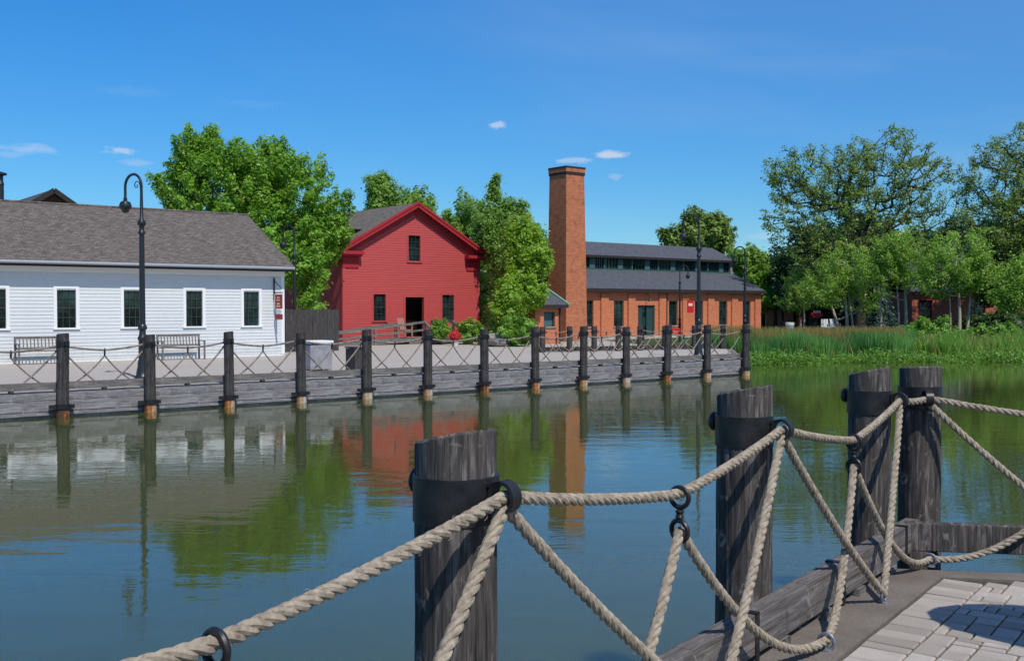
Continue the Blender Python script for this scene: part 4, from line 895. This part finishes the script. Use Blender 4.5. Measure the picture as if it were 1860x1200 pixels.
MB().box(-.25, .25, -.218, .25, .02, .65).build('body', M['fencewood'], t); MB().box(-.27, .27, -.27, .27, .662, .7).build('lid', M['fencewood'], t)
def chair_proto(m):
    t = thing('garden_chair', '', 'chair')
    MB().box(-.25, .25, -.25, .22, .36, .4).build('seat', m, t); b = MB()
    for k in range(5): b.beam((-.2 + k * .1, .2, .4), (-.2 + k * .1, .32, .95), .08, .02, (0, 1, 0))
    b.build('backrest', m, t)
    for x in (-.25, .25):
        MB().box(x - .03, x + .03, -.25, -.2, 0, .6).build('leg', m, t); MB().box(x - .03, x + .03, .17, .22, 0, .6).build('leg', m, t); MB().box(x - .05, x + .05, -.28, .25, .602, .63).build('armrest', m, t)
    return t
c1 = chair_proto(mat('pink_wood', (.42, .22, .18), .7)); c1.location = place(R0, A, 2.8, -1.1, GZ + .29); c1.rotation_euler = (0, 0, A + .3); tag(c1, 'faded pink wooden armchair on the porch left of the open door', 'chair')
c2 = chair_proto(mat('white_wood', (.6, .62, .64), .6)); c2.location = (21.9, 73, GZ); tag(c2, 'pale grey garden chair beneath the leaning birch, left one', 'chair', 'pale chairs under the birches')
c3 = copy_tree(c2); c3.location = (22.7, 73.4, GZ); c3.rotation_euler = (0, 0, .7); tag(c3, 'pale grey garden chair close to the birch trunk, right one', 'chair', 'pale chairs under the birches')
t = thing('patio_planter', 'pale blue tapered tub with a white rim behind the reeds', 'planter', (19.0, 71.5, GZ))
MB().lathe([(.2, 0), (.26, .5), (.27, .55)], 16).build('tub', M['blue'], t, smooth=True); MB().lathe([(.29, .552), (.31, .72), (.25, .74)], 16).build('rim', M['binwhite'], t, smooth=True)
t = thing('kiosk_sign', 'red half-round sign with a cream top on a short post under the trees', 'sign', (22.6, 77.5, GZ))
MB().box(-.04, .04, .02, .08, 0, 1.1).build('post', M['darktrim'], t)
b = MB(); b.add([(.45 * math.cos(a), -.02, 1.35 + .38 * math.sin(a)) for a in np.linspace(math.pi, 2 * math.pi, 13)] + [(.45 * math.cos(a), .018, 1.35 + .38 * math.sin(a)) for a in np.linspace(math.pi, 2 * math.pi, 13)], [tuple(range(13)), tuple(range(25, 12, -1))] + [(k, 13 + k, 14 + k, k + 1) for k in range(12)] + [(0, 12, 25, 13)]); b.build('panel', M['redpaint'], t)
MB().box(-.26, .26, -.025, .015, 1.352, 1.52).build('top_panel', M['signcream'], t)
t = thing('red_bollard', 'small grey bollard with a pinkish top behind the reeds', 'bollard', (20.0, 72.5, GZ)); MB().lathe([(.08, 0), (.08, .85)], 10).build('body', M['stone'], t); MB().lathe([(.1, .852), (.1, 1.05), (.04, 1.1)], 10).build('top', mat('pink_top', (.6, .2, .2), .6), t)
t = thing('red_bench', 'low red-topped bench with green legs before the workshop door', 'bench', (8.3, 53.5, GZ), .1)
MB().box(-.38, .38, -.15, .2, .4, .46).build('seat', M['redpaint'], t)
MB().beam((-.38, .24, .62), (.38, .24, .62), .03, .16).build('backrest', M['redpaint'], t)
for x in (-.33, .33): MB().box(x - .03, x + .03, -.12, .24, 0, .398).build('leg', M['greenpaint'], t)
t = thing('banner', 'small red banner hanging from the thin lamp before the workshop', 'banner', (10.2, 59.8, GZ), .2)
MB().tube([(-.45, 0, 2.2), (.25, 0, 2.2)], .015, 6).build('arm', M['lampiron'], t); b = MB(); b.box(-.2, .2, -.01, .01, 1.45, 2.18); b.build('cloth', M['redpaint'], t); b = MB(); b.box(-.12, .12, -.013, -.0105, 1.85, 2.0); b.build('emblem', M['signcream'], t)
# added off-frame umbrella shape, put there only to cast a shadow on the pavers
t = thing('shadow_caster', 'added umbrella shape outside the right edge, only there to shade the pavers', 'shadow_caster', (4.07, 4.33, GZ), math.atan2(.45, -.85))
MB().tube([(0, 0, 0), (0, 0, 2.3)], .025, 8).build('pole', M['lampiron'], t)
b = MB(); vs = [(1.15 * math.cos(k * math.pi / 12), .52 * math.sin(k * math.pi / 12), 1.85) for k in range(24)] + [(0, 0, 2.2)]; b.add(vs, [(k, (k + 1) % 24, 24) for k in range(24)]); b.build('canopy', M['signcream'], t)
# boulder
def rock(name, loc, sz, label, seed, group=None, cat_='rock'):
    r_ = np.random.default_rng(seed); b = MB(); n1, n2 = 10, 14; vs = []; ph = r_.uniform(0, 6, 4)
    for i in range(n1 + 1):
        th = math.pi * i / n1
        for k in range(n2):
            a = 2 * math.pi * k / n2; q = 1 + .18 * math.sin(2 * a + ph[0] + th) + .12 * math.sin(3 * a + ph[1]) * math.sin(th * 3 + ph[2]) + r_.uniform(-.05, .05)
            vs.append((sz[0] * q * math.sin(th) * math.cos(a), sz[1] * q * math.sin(th) * math.sin(a), sz[2] * (.5 + q * .5 * math.cos(th))))
    b.add(vs, [(i * n2 + k, (i + 1) * n2 + k, (i + 1) * n2 + (k + 1) % n2, i * n2 + (k + 1) % n2) for i in range(n1) for k in range(n2)])
    o = b.build(name, M['stone'], None); o.location = loc; return tag(o, label, cat_, group)
rock('boulder', (-.75, 47.0, GZ), (.55, .4, .55), 'grey boulder at the foot of the leafy trees right of the red house', 3)
k = 0
for px, yy, sz in ((1595, 58, .35), (1612, 57.5, .25), (1634, 57, .4), (1652, 57, .3), (1705, 56, .3), (1720, 57, .4), (1786, 55, .35), (1808, 55, .45), (1822, 54.5, .3)):
    rock('shore_rock', ((px - 930) / 1900 * yy, yy, GZ), (sz, sz * .8, sz * 1.1), 'pale rock on the bank, ' + ['left end of the row by the spruce', 'small, second from the left', 'large, at the foot of the middle birch', 'right of the middle birch', 'small, left of the right birch', 'behind the right birch', 'left one of the trio near the right edge', 'largest of the trio near the right edge', 'right one of the trio near the right edge'][k], 20 + k, 'pale rocks on the bank'); k += 1

# ------------------------------------------------------------------ vegetation
def leaf_mesh(name, P, Nrm, size, tone, m, parent=None, aspect=.6):
    n = len(P); a = RNG.normal(size=(n, 3)); Nrm = Nrm / np.maximum(1e-6, np.linalg.norm(Nrm, axis=1, keepdims=True))
    t = np.cross(Nrm, a); t /= np.maximum(1e-6, np.linalg.norm(t, axis=1, keepdims=True)); bt = np.cross(Nrm, t)
    s = (size * RNG.uniform(.6, 1.3, n))[:, None]; w = s * aspect
    # four-point leaf (kite), slightly folded
    v = np.stack([P - t * s * .5, P + bt * w * .5 - Nrm * s * .08, P + t * s * .5, P - bt * w * .5 - Nrm * s * .08], 1).reshape(-1, 3)
    me = bpy.data.meshes.new(name); me.vertices.add(4 * n); me.vertices.foreach_set('co', v.astype(np.float32).ravel())
    me.loops.add(4 * n); me.loops.foreach_set('vertex_index', np.arange(4 * n, dtype=np.int32)); me.polygons.add(n); me.polygons.foreach_set('loop_start', np.arange(n, dtype=np.int32) * 4)
    try: me.polygons.foreach_set('loop_total', np.full(n, 4, dtype=np.int32))
    except Exception: pass
    me.update(calc_edges=True)
    at = me.attributes.new('tone', 'FLOAT', 'FACE'); at.data.foreach_set('value', np.clip(tone, 0, 1).astype(np.float32)); me.materials.append(m)
    o = bpy.data.objects.new(name, me); S.collection.objects.link(o)
    if parent: o.parent = parent
    return o
def clump_points(ells, nsub, shell=.5):
    vol = np.array([e[3] * e[4] * e[5] for e in ells]) ** .7; pick = RNG.choice(len(ells), nsub, p=vol / vol.sum()); E_ = np.array(ells)[pick]
    d = RNG.normal(size=(nsub, 3)); d /= np.linalg.norm(d, axis=1, keepdims=True); r = RNG.uniform(shell ** 3, 1, nsub) ** (1 / 3)
    return E_[:, :3] + d * r[:, None] * E_[:, 3:]
def tree(name, label, loc, ells, nsub, per, sub_r, size, lm, bm='bark', trunk_r=.2, flat=.75, group=None, cat_='tree', shell=.45, limbs=1.0, lean=(0, 0), fork=.35, aspect=.6, up=.5, trunks=None, sprigs=0, spray=1.5):
    t = thing(name, label, cat_, (loc[0], loc[1], GZ), 0, group); C = clump_points(ells, nsub, shell); E_ = np.array(ells); zc = E_[:, 2].min(); cen = E_[:, :3].mean(0); zt = C[:, 2].max()
    # leaves
    srs = sub_r * RNG.uniform(.6, 1.35, nsub); cnt_ = np.maximum(6, (per * (srs / sub_r) ** 2).astype(int)); idx = np.repeat(np.arange(nsub), cnt_)
    d = RNG.normal(size=(len(idx), 3)); d /= np.linalg.norm(d, axis=1, keepdims=True); rr = RNG.uniform(.12, 1, len(idx)) ** .45
    off = d * rr[:, None] * srs[idx][:, None]; off[:, 2] *= flat
    od = C - np.array([0, 0, zc * .6]); od[:, 2] += .25 * np.linalg.norm(od, axis=1); od += RNG.normal(size=od.shape) * .35 * np.linalg.norm(od, axis=1, keepdims=True); od /= np.linalg.norm(od, axis=1, keepdims=True)
    q_ = RNG.uniform(-.6, 1, len(idx)); off = off * (1 - .55 * np.clip(q_, 0, 1))[:, None] + od[idx] * (q_ * spray * srs[idx])[:, None]; P = C[idx] + off
    if sprigs:
        k = int(len(P) * sprigs); j = RNG.integers(0, len(P), k); P[j] += RNG.normal(size=(k, 3)) * sub_r * .33
    nr = off / sub_r + RNG.normal(size=off.shape) * .55 + np.array([0, 0, up]); ctone = RNG.uniform(.2, .8, nsub)[idx]; tone = ctone * .5 + RNG.uniform(0, 1, len(idx)) ** 1.6 * .7
    leaf_mesh('crown', P, nr, size, tone, M[lm], t, aspect)
    # trunk and limbs
    b = MB(); tr = trunks or [((0, 0), (lean[0], lean[1]), 1.0)]
    for (bx, by), (lx, ly), k in tr:
        top = max(.5, zc * fork + zt * (1 - fork) * .6); ax = [(bx, by, -.1)] + [(bx + lx * q + .04 * math.sin(5 * q + bx), by + ly * q, top * q) for q in (.15, .35, .55, .75, .9, 1)]
        b.tube(ax, [trunk_r * k * 1.35] + [trunk_r * k * q for q in (1, .85, .72, .58, .42, .25)], 9)
    b.build('trunk', M[bm], t, smooth=True)
    b = MB(); (bx, by), (lx, ly), _ = tr[0]; top = max(.5, zc * fork + zt * (1 - fork) * .6)
    nodes = [np.array([bx + lx * q, by + ly * q, top * q]) for q in np.linspace(.3, 1, 8)]; par = [-1] * 8; dist = [0.3 * i for i in range(8)]
    sel = RNG.permutation(nsub)[:max(3, int(nsub * limbs))]; root = nodes[3]; sel = sel[np.argsort([np.linalg.norm(C[i] - root) for i in sel])]
    for i in sel:
        c = C[i]; A_ = np.array(nodes); dd = np.linalg.norm(A_ - c, axis=1) + .22 * np.array(dist) + np.where(A_[:, 2] > c[2] + .3, 1.5, 0); j = int(np.argmin(dd)); L0 = np.linalg.norm(c - nodes[j])
        if L0 > 1.2:
            m1 = nodes[j] * .5 + c * .5 + RNG.normal(size=3) * .07 * L0 + np.array([0, 0, .05 * L0]); nodes.append(m1); par.append(j); dist.append(dist[j] + L0 / 2); j = len(nodes) - 1
        nodes.append(c); par.append(j); dist.append(dist[j] + np.linalg.norm(c - nodes[j]))
    load = np.ones(len(nodes))
    for k in range(len(nodes) - 1, 7, -1): load[par[k]] += load[k]
    rk = trunk_r * .62 * limb_k / math.sqrt(max(load[8:].max() if len(nodes) > 8 else 1, 1))
    for k in range(8, len(nodes)):
        p0, p1 = nodes[par[k]], nodes[k]; ra = rk * math.sqrt(load[k]) + .012; rb = max(.01, ra * .72); md = (p0 + p1) / 2 + RNG.normal(size=3) * .05 * np.linalg.norm(p1 - p0)
        b.tube([p0, md, p1], [ra, (ra + rb) / 2, rb], 5, cap=False)
    b.build('limbs', M[bm], t, smooth=True); return t
limb_k = 1.0
def at(px, Y): return ((px - 930) / 1900 * Y, Y)
def ell(px, py, Y, rpx, rpy, base, rd=None):     # ellipsoid seen at photo position, in coordinates local to base
    x, _ = at(px, Y); z = 2.3 - (py - 558) / 1900 * Y - GZ; rx = rpx / 1900 * Y; rz = rpy / 1900 * Y; return (x - base[0], Y - base[1], z, rx, rd if rd else rx, rz)
# 1 big maple behind the white house
bs = at(458, 48.5)
tree('maple_tree', 'big bright green maple rising behind the white house roof', bs, [ell(430, 380, 48.5, 115, 115, bs), ell(530, 400, 48.5, 95, 120, bs), ell(375, 300, 48.5, 50, 48, bs), ell(480, 320, 49, 70, 62, bs), ell(590, 420, 48.5, 45, 75, bs), ell(330, 350, 48, 42, 45, bs, 1.2),
     ell(565, 505, 46.2, 40, 55, bs, .9), ell(520, 480, 46.5, 50, 50, bs, 1.0), ell(345, 290, 48, 22, 45, bs, .8), ell(385, 265, 48, 20, 30, bs, .8), ell(300, 340, 48, 18, 14, bs, .6), ell(515, 275, 49, 24, 24, bs, 1), ell(625, 385, 48.5, 14, 30, bs, .8)], 760, 125, .36, .17, 'maple', trunk_r=.3, group=None, sprigs=.08)
# 2 behind the red house
bs = at(695, 68); tree('young_tree', 'feathery tree top rising behind the left slope of the red house roof', bs, [ell(695, 375, 68, 32, 45, bs), ell(690, 350, 68, 18, 22, bs)], 60, 130, .5, .24, 'ash', trunk_r=.15, group='trees behind the red house', sprigs=.1)
bs = at(750, 70); tree('young_tree', 'low feathery tree top behind the ridge of the red house', bs, [ell(752, 385, 70, 42, 32, bs)], 45, 110, .5, .24, 'ash', trunk_r=.15, group='trees behind the red house', sprigs=.15)
# 3 right of the red house
bs = at(850, 60); tree('ash_tree', 'leafy tree directly right of the red gable, pointed top', bs, [ell(850, 440, 60, 52, 78, bs), ell(845, 385, 60, 18, 36, bs), ell(820, 410, 60, 22, 26, bs), ell(870, 520, 59, 50, 80, bs)], 330, 80, .3, .18, 'ash', trunk_r=.2, group='trees between the red house and the chimney', sprigs=.12)
bs = at(905, 55); tree('ash_tree', 'tallest feathery tree between the red house and the chimney', bs, [ell(905, 430, 55, 42, 70, bs), ell(898, 365, 55, 13, 36, bs), ell(935, 395, 55, 18, 30, bs), ell(884, 400, 55, 14, 26, bs), ell(938, 500, 54, 44, 80, bs), ell(918, 570, 52, 30, 45, bs)], 420, 95, .32, .17, 'ash', trunk_r=.2, group='trees between the red house and the chimney', sprigs=.12)
bs = at(950, 50.5); tree('ash_tree', 'drooping pale green tree whose branches reach across the chimney edge', bs, [ell(950, 450, 51, 40, 50, bs), ell(975, 475, 50, 28, 28, bs), ell(950, 525, 50, 38, 45, bs), ell(926, 560, 49, 28, 50, bs), ell(970, 540, 49.5, 18, 20, bs, .4)], 300, 90, .3, .16, 'lime', trunk_r=.14, group='trees between the red house and the chimney', sprigs=.12)
# 4, 5 behind the workshop
bs = at(1285, 92); tree('distant_tree', 'round tree top showing above the workshop ridge', bs, [ell(1285, 430, 92, 42, 32, bs), ell(1260, 415, 92, 22, 20, bs), ell(1225, 440, 92, 20, 10, bs)], 110, 150, .7, .34, 'locust', trunk_r=.3, group='trees behind the workshop', sprigs=.1)
bs = at(1355, 88); tree('distant_tree', 'smaller tree at the right end of the workshop roof', bs, [ell(1352, 480, 88, 30, 32, bs), ell(1375, 515, 88, 26, 32, bs)], 80, 150, .6, .32, 'ash', trunk_r=.25, group='trees behind the workshop', sprigs=.1)
# 6, 7 honeylocusts
limb_k = 1.05
bs = at(1562, 72); tree('locust_tree', 'wide airy tree with a dark branching skeleton against the sky', bs, [ell(1500, 330, 72, 100, 62, bs, 4.2), ell(1600, 310, 72, 95, 75, bs, 4.2), ell(1680, 350, 72, 80, 62, bs, 3.6), ell(1560, 400, 72, 130, 70, bs, 4.5), ell(1430, 330, 72, 45, 65, bs, 2.2), ell(1420, 400, 71, 42, 45, bs, 1.8), ell(1500, 460, 71, 75, 40, bs, 3.2)],
     900, 44, .38, .16, 'locust', trunk_r=.38, spray=1.0, flat=.4, shell=.3, limbs=.9, fork=.5, up=.8, group='tall airy trees at the right', sprigs=.1)
bs = at(1880, 67); tree('locust_tree', 'airy tall tree cut off by the right edge of the picture', bs, [ell(1830, 330, 67, 85, 75, bs, 3.4), ell(1900, 290, 67, 90, 90, bs, 3.6), ell(1810, 410, 66, 75, 60, bs, 3), ell(1890, 430, 66, 90, 80, bs, 3)],
     720, 44, .38, .15, 'locust', trunk_r=.35, spray=1.0, flat=.4, shell=.3, limbs=.9, fork=.5, up=.8, group='tall airy trees at the right', sprigs=.1)
limb_k = 1.0
# dark masses behind
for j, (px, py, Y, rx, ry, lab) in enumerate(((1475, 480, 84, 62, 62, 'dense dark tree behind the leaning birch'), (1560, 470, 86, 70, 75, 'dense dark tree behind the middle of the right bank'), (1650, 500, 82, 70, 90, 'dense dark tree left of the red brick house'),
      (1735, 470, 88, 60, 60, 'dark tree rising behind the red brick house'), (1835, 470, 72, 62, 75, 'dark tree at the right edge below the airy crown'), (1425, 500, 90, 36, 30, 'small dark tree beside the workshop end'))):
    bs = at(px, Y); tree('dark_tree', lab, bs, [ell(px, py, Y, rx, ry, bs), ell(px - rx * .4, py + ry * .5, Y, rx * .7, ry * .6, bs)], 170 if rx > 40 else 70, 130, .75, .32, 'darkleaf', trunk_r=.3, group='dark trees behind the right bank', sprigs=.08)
bs = at(1408, 86); tree('hedge_tree', 'bright lime green clipped tree next to the workshop end', bs, [ell(1395, 538, 86, 30, 22, bs), ell(1430, 540, 86, 22, 18, bs), ell(1385, 515, 86, 22, 16, bs)], 120, 150, .5, .25, 'lime', trunk_r=.15)
# low dark hedge shade behind the patio
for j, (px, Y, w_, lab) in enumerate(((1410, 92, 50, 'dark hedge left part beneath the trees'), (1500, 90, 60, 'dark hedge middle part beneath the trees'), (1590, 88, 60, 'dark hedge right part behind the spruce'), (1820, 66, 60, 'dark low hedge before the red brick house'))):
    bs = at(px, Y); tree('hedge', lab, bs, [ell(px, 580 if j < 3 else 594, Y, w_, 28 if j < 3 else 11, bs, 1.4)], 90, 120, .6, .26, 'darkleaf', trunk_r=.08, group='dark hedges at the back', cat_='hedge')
# birches
def birch(px, Y, ells, lab, trunks, n=150, per=110):
    bs = at(px, Y); return tree('birch_tree', lab, bs, [ell(*e[:2], Y, *e[2:], bs, e[2] / 1900 * Y * .8) for e in ells], int(n * 1.4), int(per * .55), .32, .14, 'birchleaf', 'birchbark', trunk_r=.11, limbs=.6, flat=.55, fork=.1, trunks=trunks, group='birches on the right bank', sprigs=.15, shell=.3)
birch(1535, 66, [(1500, 525, 50, 36), (1540, 490, 60, 40), (1570, 530, 35, 45), (1475, 540, 32, 24)], 'multi-stemmed birch with a leaning pale trunk, leftmost on the bank', [((-.3, 0), (-.9, .2), 1), ((.15, .1), (-.1, 0), 1.1), ((.5, 0), (-.25, .1), .8)])
birch(1640, 62, [(1640, 470, 62, 45), (1600, 500, 45, 38), (1665, 505, 45, 26), (1620, 455, 40, 30)], 'straight birch with two pale trunks in the middle of the bank', [((.15, 0), (.0, 0), 1), ((-.25, 0), (-.1, 0), .6), ((-1.1, .5), (-.1, 0), .6)], 190)
birch(1742, 59, [(1740, 470, 60, 48), (1700, 505, 45, 38), (1785, 500, 42, 26), (1745, 512, 50, 18)], 'birch with a reddish pale trunk right of the middle, before the brick wall', [((0, 0), (.0, 0), 1), ((.5, .3), (.45, .1), .8), ((-.4, .2), (-.1, 0), .5)], 190)
birch(1858, 56, [(1850, 530, 45, 36), (1830, 545, 30, 20), (1870, 500, 40, 40)], 'pale green birch crown at the right picture edge', [((.4, 0), (0, 0), 1)], 110)
birch(1460, 72, [(1455, 520, 34, 30), (1440, 545, 28, 20)], 'small round pale green tree left of the leaning birch', [((0, 0), (0, 0), .6)], 70)
# spruce
def spruce(px, Y, h, r, lab):
    bs = at(px, Y); t = thing('spruce_tree', lab, 'tree', (bs[0], bs[1], GZ)); n = 9000; z = h * RNG.uniform(.02, 1, n) ** 1.3; lay = np.floor(z / .35); rad = r * (1 - z / h) * (.55 + .45 * (1 - (z / .35 - lay))); a = RNG.uniform(0, 2 * np.pi, n); q = np.sqrt(RNG.uniform(.15, 1, n)) * rad * (1 + .18 * np.sin(a * 7 + lay))
    P = np.stack([q * np.cos(a), q * np.sin(a), z - q * .15 + .1], 1); nr = np.stack([np.cos(a), np.sin(a), np.full(n, .9)], 1) + RNG.normal(size=(n, 3)) * .4
    leaf_mesh('crown', P, nr, .2, RNG.uniform(0, 1, n), M['spruce'], t, .3); MB().tube([(0, 0, -.1), (0, 0, h * .95)], [.12, .02], 8).build('trunk', M['bark'], t)
spruce(1600, 68, 3.6, 1.7, 'blue-green spruce between the leaning birch and the middle birch')
# bushes
def bush(px, py, Y, rx, ry, lab, lm='herb', n=40, per=120, size=.14, name='shrub', group='shrubs and border plants'):
    bs = at(px, Y); return tree(name, lab, bs, [ell(px, py, Y, rx, ry, bs)], n, per, .22, size, lm, trunk_r=.03, group=group, cat_='shrub', sprigs=.2, limbs=.4)
bush(935, 600, 47.5, 34, 26, 'bright green bush right of the boulder'); bush(800, 600, 49.5, 14, 14, 'green border plants between the stair rails', n=16, per=90); bush(852, 605, 50, 17, 16, 'leafy plant with orange tips at the right corner of the red house', n=20)
bush(880, 612, 49, 14, 12, 'low green plant left of the boulder', n=14); bush(912, 588, 50, 18, 26, 'green bush behind the boulder', n=30)
bush(1690, 600, 57, 34, 22, 'bright green shrub on the bank between the middle and right birch', n=50); bush(1640, 612, 53, 22, 12, 'small fern-like plant before the middle birch'); bush(1790, 612, 52, 40, 16, 'wide bright shrub right of the right birch', n=50)
bush(1850, 612, 51, 30, 16, 'bright shrub at the right edge of the bank', n=40); bush(1725, 622, 51, 30, 14, 'light green shrub at the foot of the right birch', n=40)
# red flowers in a pot
t = thing('flower_pot', 'round mass of red flowers in a white pot at the foot of the porch stairs', 'flower pot', (-2.62, 48.3, GZ)); MB().lathe([(.12, 0), (.17, .2), (.19, .22)], 14).build('pot', M['binwhite'], t, smooth=True)
d = RNG.normal(size=(1600, 3)); d /= np.linalg.norm(d, axis=1, keepdims=True); leaf_mesh('blossoms', d * (.27 * RNG.uniform(.5, 1, (1600, 1)) ** .4) + [0, 0, .42], d + RNG.normal(size=d.shape) * .4, .06, RNG.uniform(0, 1, 1600), M['blossom'], t, 1)
# reeds
def blades(name, pts, h, w, m, lean=.16, parent=None, z0=0, tonek=None):
    n = len(pts); a = RNG.uniform(0, 2 * np.pi, n); dr = np.stack([np.cos(a), np.sin(a), np.zeros(n)], 1); b_ = RNG.uniform(0, 2 * np.pi, n); ln = np.stack([np.cos(b_), np.sin(b_), np.zeros(n)], 1) * (lean * h * RNG.uniform(.2, 1.4, n))[:, None]
    P = np.concatenate([pts, np.full((n, 1), z0)], 1); H = np.stack([np.zeros(n), np.zeros(n), h], 1); wv = dr * (w / 2)
    v = np.stack([P - wv, P + wv, P + H * .55 + ln * .3 + wv * .8, P + H + ln * .9 + wv * .15, P + H + ln * .9 - wv * .15, P + H * .55 + ln * .3 - wv * .8], 1).reshape(-1, 3)
    me = bpy.data.meshes.new(name); me.vertices.add(6 * n); me.vertices.foreach_set('co', v.astype(np.float32).ravel()); f0 = np.array([0, 1, 2, 5, 5, 2, 3, 4]); li = (f0[None] + 6 * np.arange(n)[:, None]).ravel().astype(np.int32)
    me.loops.add(8 * n); me.loops.foreach_set('vertex_index', li); me.polygons.add(2 * n); me.polygons.foreach_set('loop_start', np.arange(2 * n, dtype=np.int32) * 4)
    try: me.polygons.foreach_set('loop_total', np.full(2 * n, 4, dtype=np.int32))
    except Exception: pass
    me.update(calc_edges=True); at_ = me.attributes.new('tone', 'FLOAT', 'FACE'); tn = RNG.uniform(0, 1, n) if tonek is None else tonek; at_.data.foreach_set('value', np.repeat(tn, 2).astype(np.float32)); me.materials.append(m)
    o = bpy.data.objects.new(name, me); S.collection.objects.link(o)
    if parent: o.parent = parent
    return o
def band(n, px0, px1, y0, y1, edge):             # random ground points in a strip behind the waterline
    px = RNG.uniform(px0, px1, n); f_ = RNG.uniform(0, 1, n); Y0 = edge(px); Y = Y0 + y0 + (y1 - y0) * f_; return np.stack([(px - 930) / 1900 * Y, Y], 1)
edge = lambda px: 42.2 + (px - 1370) * .0052 + .5 * np.sin(px * .013) + .25 * np.sin(px * .05)
p = band(26000, 1290, 1660, .6, 7.5, lambda x: np.where(x < 1372, 45.5, edge(x))); hh = RNG.uniform(.7, 1.32, len(p)) * (.92 + .1 * np.sin(p[:, 0] * 1.7) + .06 * np.sin(p[:, 0] * 4.3)); tag(blades('reeds', p, hh, .035, M['reed'], .16, tonek=np.clip(.45 + .3 * np.sin(p[:, 0] * 1.1 + 1.5 * np.sin(p[:, 1])) + RNG.normal(size=len(p)) * .25, 0, 1)), 'dense blue-green reeds along the far water edge', 'reeds', kind='stuff')
p2 = band(11000, 1290, 1640, 2.5, 8.5, lambda x: np.where(x < 1372, 45.5, edge(x))); hh = RNG.uniform(1.12, 1.44, len(p2)); tag(blades('reed_tips', p2, hh, .03, M['reedtip'], .12), 'straw-coloured flowering tips standing above the reeds', 'reeds', kind='stuff')
p6 = band(2600, 1300, 1990, .4, 7.0, lambda x: np.where(x < 1372, 45.5, edge(x))); tag(blades('dead_stems', p6, RNG.uniform(.4, 1.25, len(p6)), .03, M['reedtip'], .45), 'scattered dry straw stems among the reeds and grasses', 'dry stems', kind='stuff')
p3 = band(15000, 1600, 1990, .8, 7.5, edge); hh = RNG.uniform(.5, 1.15, len(p3)) * (.85 + .3 * np.sin(p3[:, 0] * 2.3) * np.sin(p3[:, 1] * 1.1)); tag(blades('bank_grass', p3, hh, .05, M['herb'], .35), 'mixed bright grasses on the bank under the birches', 'grass', kind='stuff')
p4 = band(26000, 1362, 1990, -.4, 2.6, edge); P = np.concatenate([p4, (RNG.uniform(.0, 1, len(p4)) ** 1.5 * (.34 + .14 * np.sin(p4[:, 0] * 1.3) + .1 * np.sin(p4[:, 0] * 5.1 + 2 * p4[:, 1]) + RNG.uniform(0, .12, len(p4))) + .01)[:, None]], 1); o = leaf_mesh('water_plants', P, RNG.normal(size=P.shape) * .6 + [0, -.3, .9], .11, RNG.uniform(0, 1, len(P)) * .7, M['herb'], None, .5); tag(o, 'low leafy water plants fringing the reed bed', 'water plants', kind='stuff')
p5 = band(9000, 1370, 1990, 7, 13, edge); tag(blades('rough_grass', p5, RNG.uniform(.2, .5, len(p5)), .06, M['herb'], .3, z0=GZ - .03), 'rough grass on the bank behind the reeds', 'grass', kind='stuff')
# distant woods closing the horizon
def woods(name, lab, a0, a1, dist, n, hmax):
    C = []; 
    ang = RNG.uniform(a0, a1, n); dd = dist + RNG.uniform(0, 25, n); P = np.stack([np.sin(ang) * dd, np.cos(ang) * dd, RNG.uniform(0, 1, n) ** .8 * hmax * (.75 + .25 * np.sin(ang * 40) * np.sin(ang * 93))], 1)
    o = leaf_mesh(name, P, RNG.normal(size=P.shape) + [0, -.4, .8], 1.1, RNG.uniform(0, 1, n), M['darkleaf'], None, .8); tag(o, lab, 'woods', kind='stuff')
woods('far_woods', 'low dark line of distant woods behind the houses', -1.0, 1.0, 150, 30000, 7.5)
for o in S.objects:
    if o.type == 'MESH' and o.parent is None and 'kind' not in o and 'label' not in o: print('UNTAGGED', o.name)
for o in S.objects:
    if 'label' in o and not 4 <= len(o['label'].split()) <= 16: print('LABEL', len(o['label'].split()), o['label'])
from collections import Counter
for k, v in Counter(o['label'] for o in S.objects if 'label' in o).items():
    if v > 1: print('DUP', v, k)
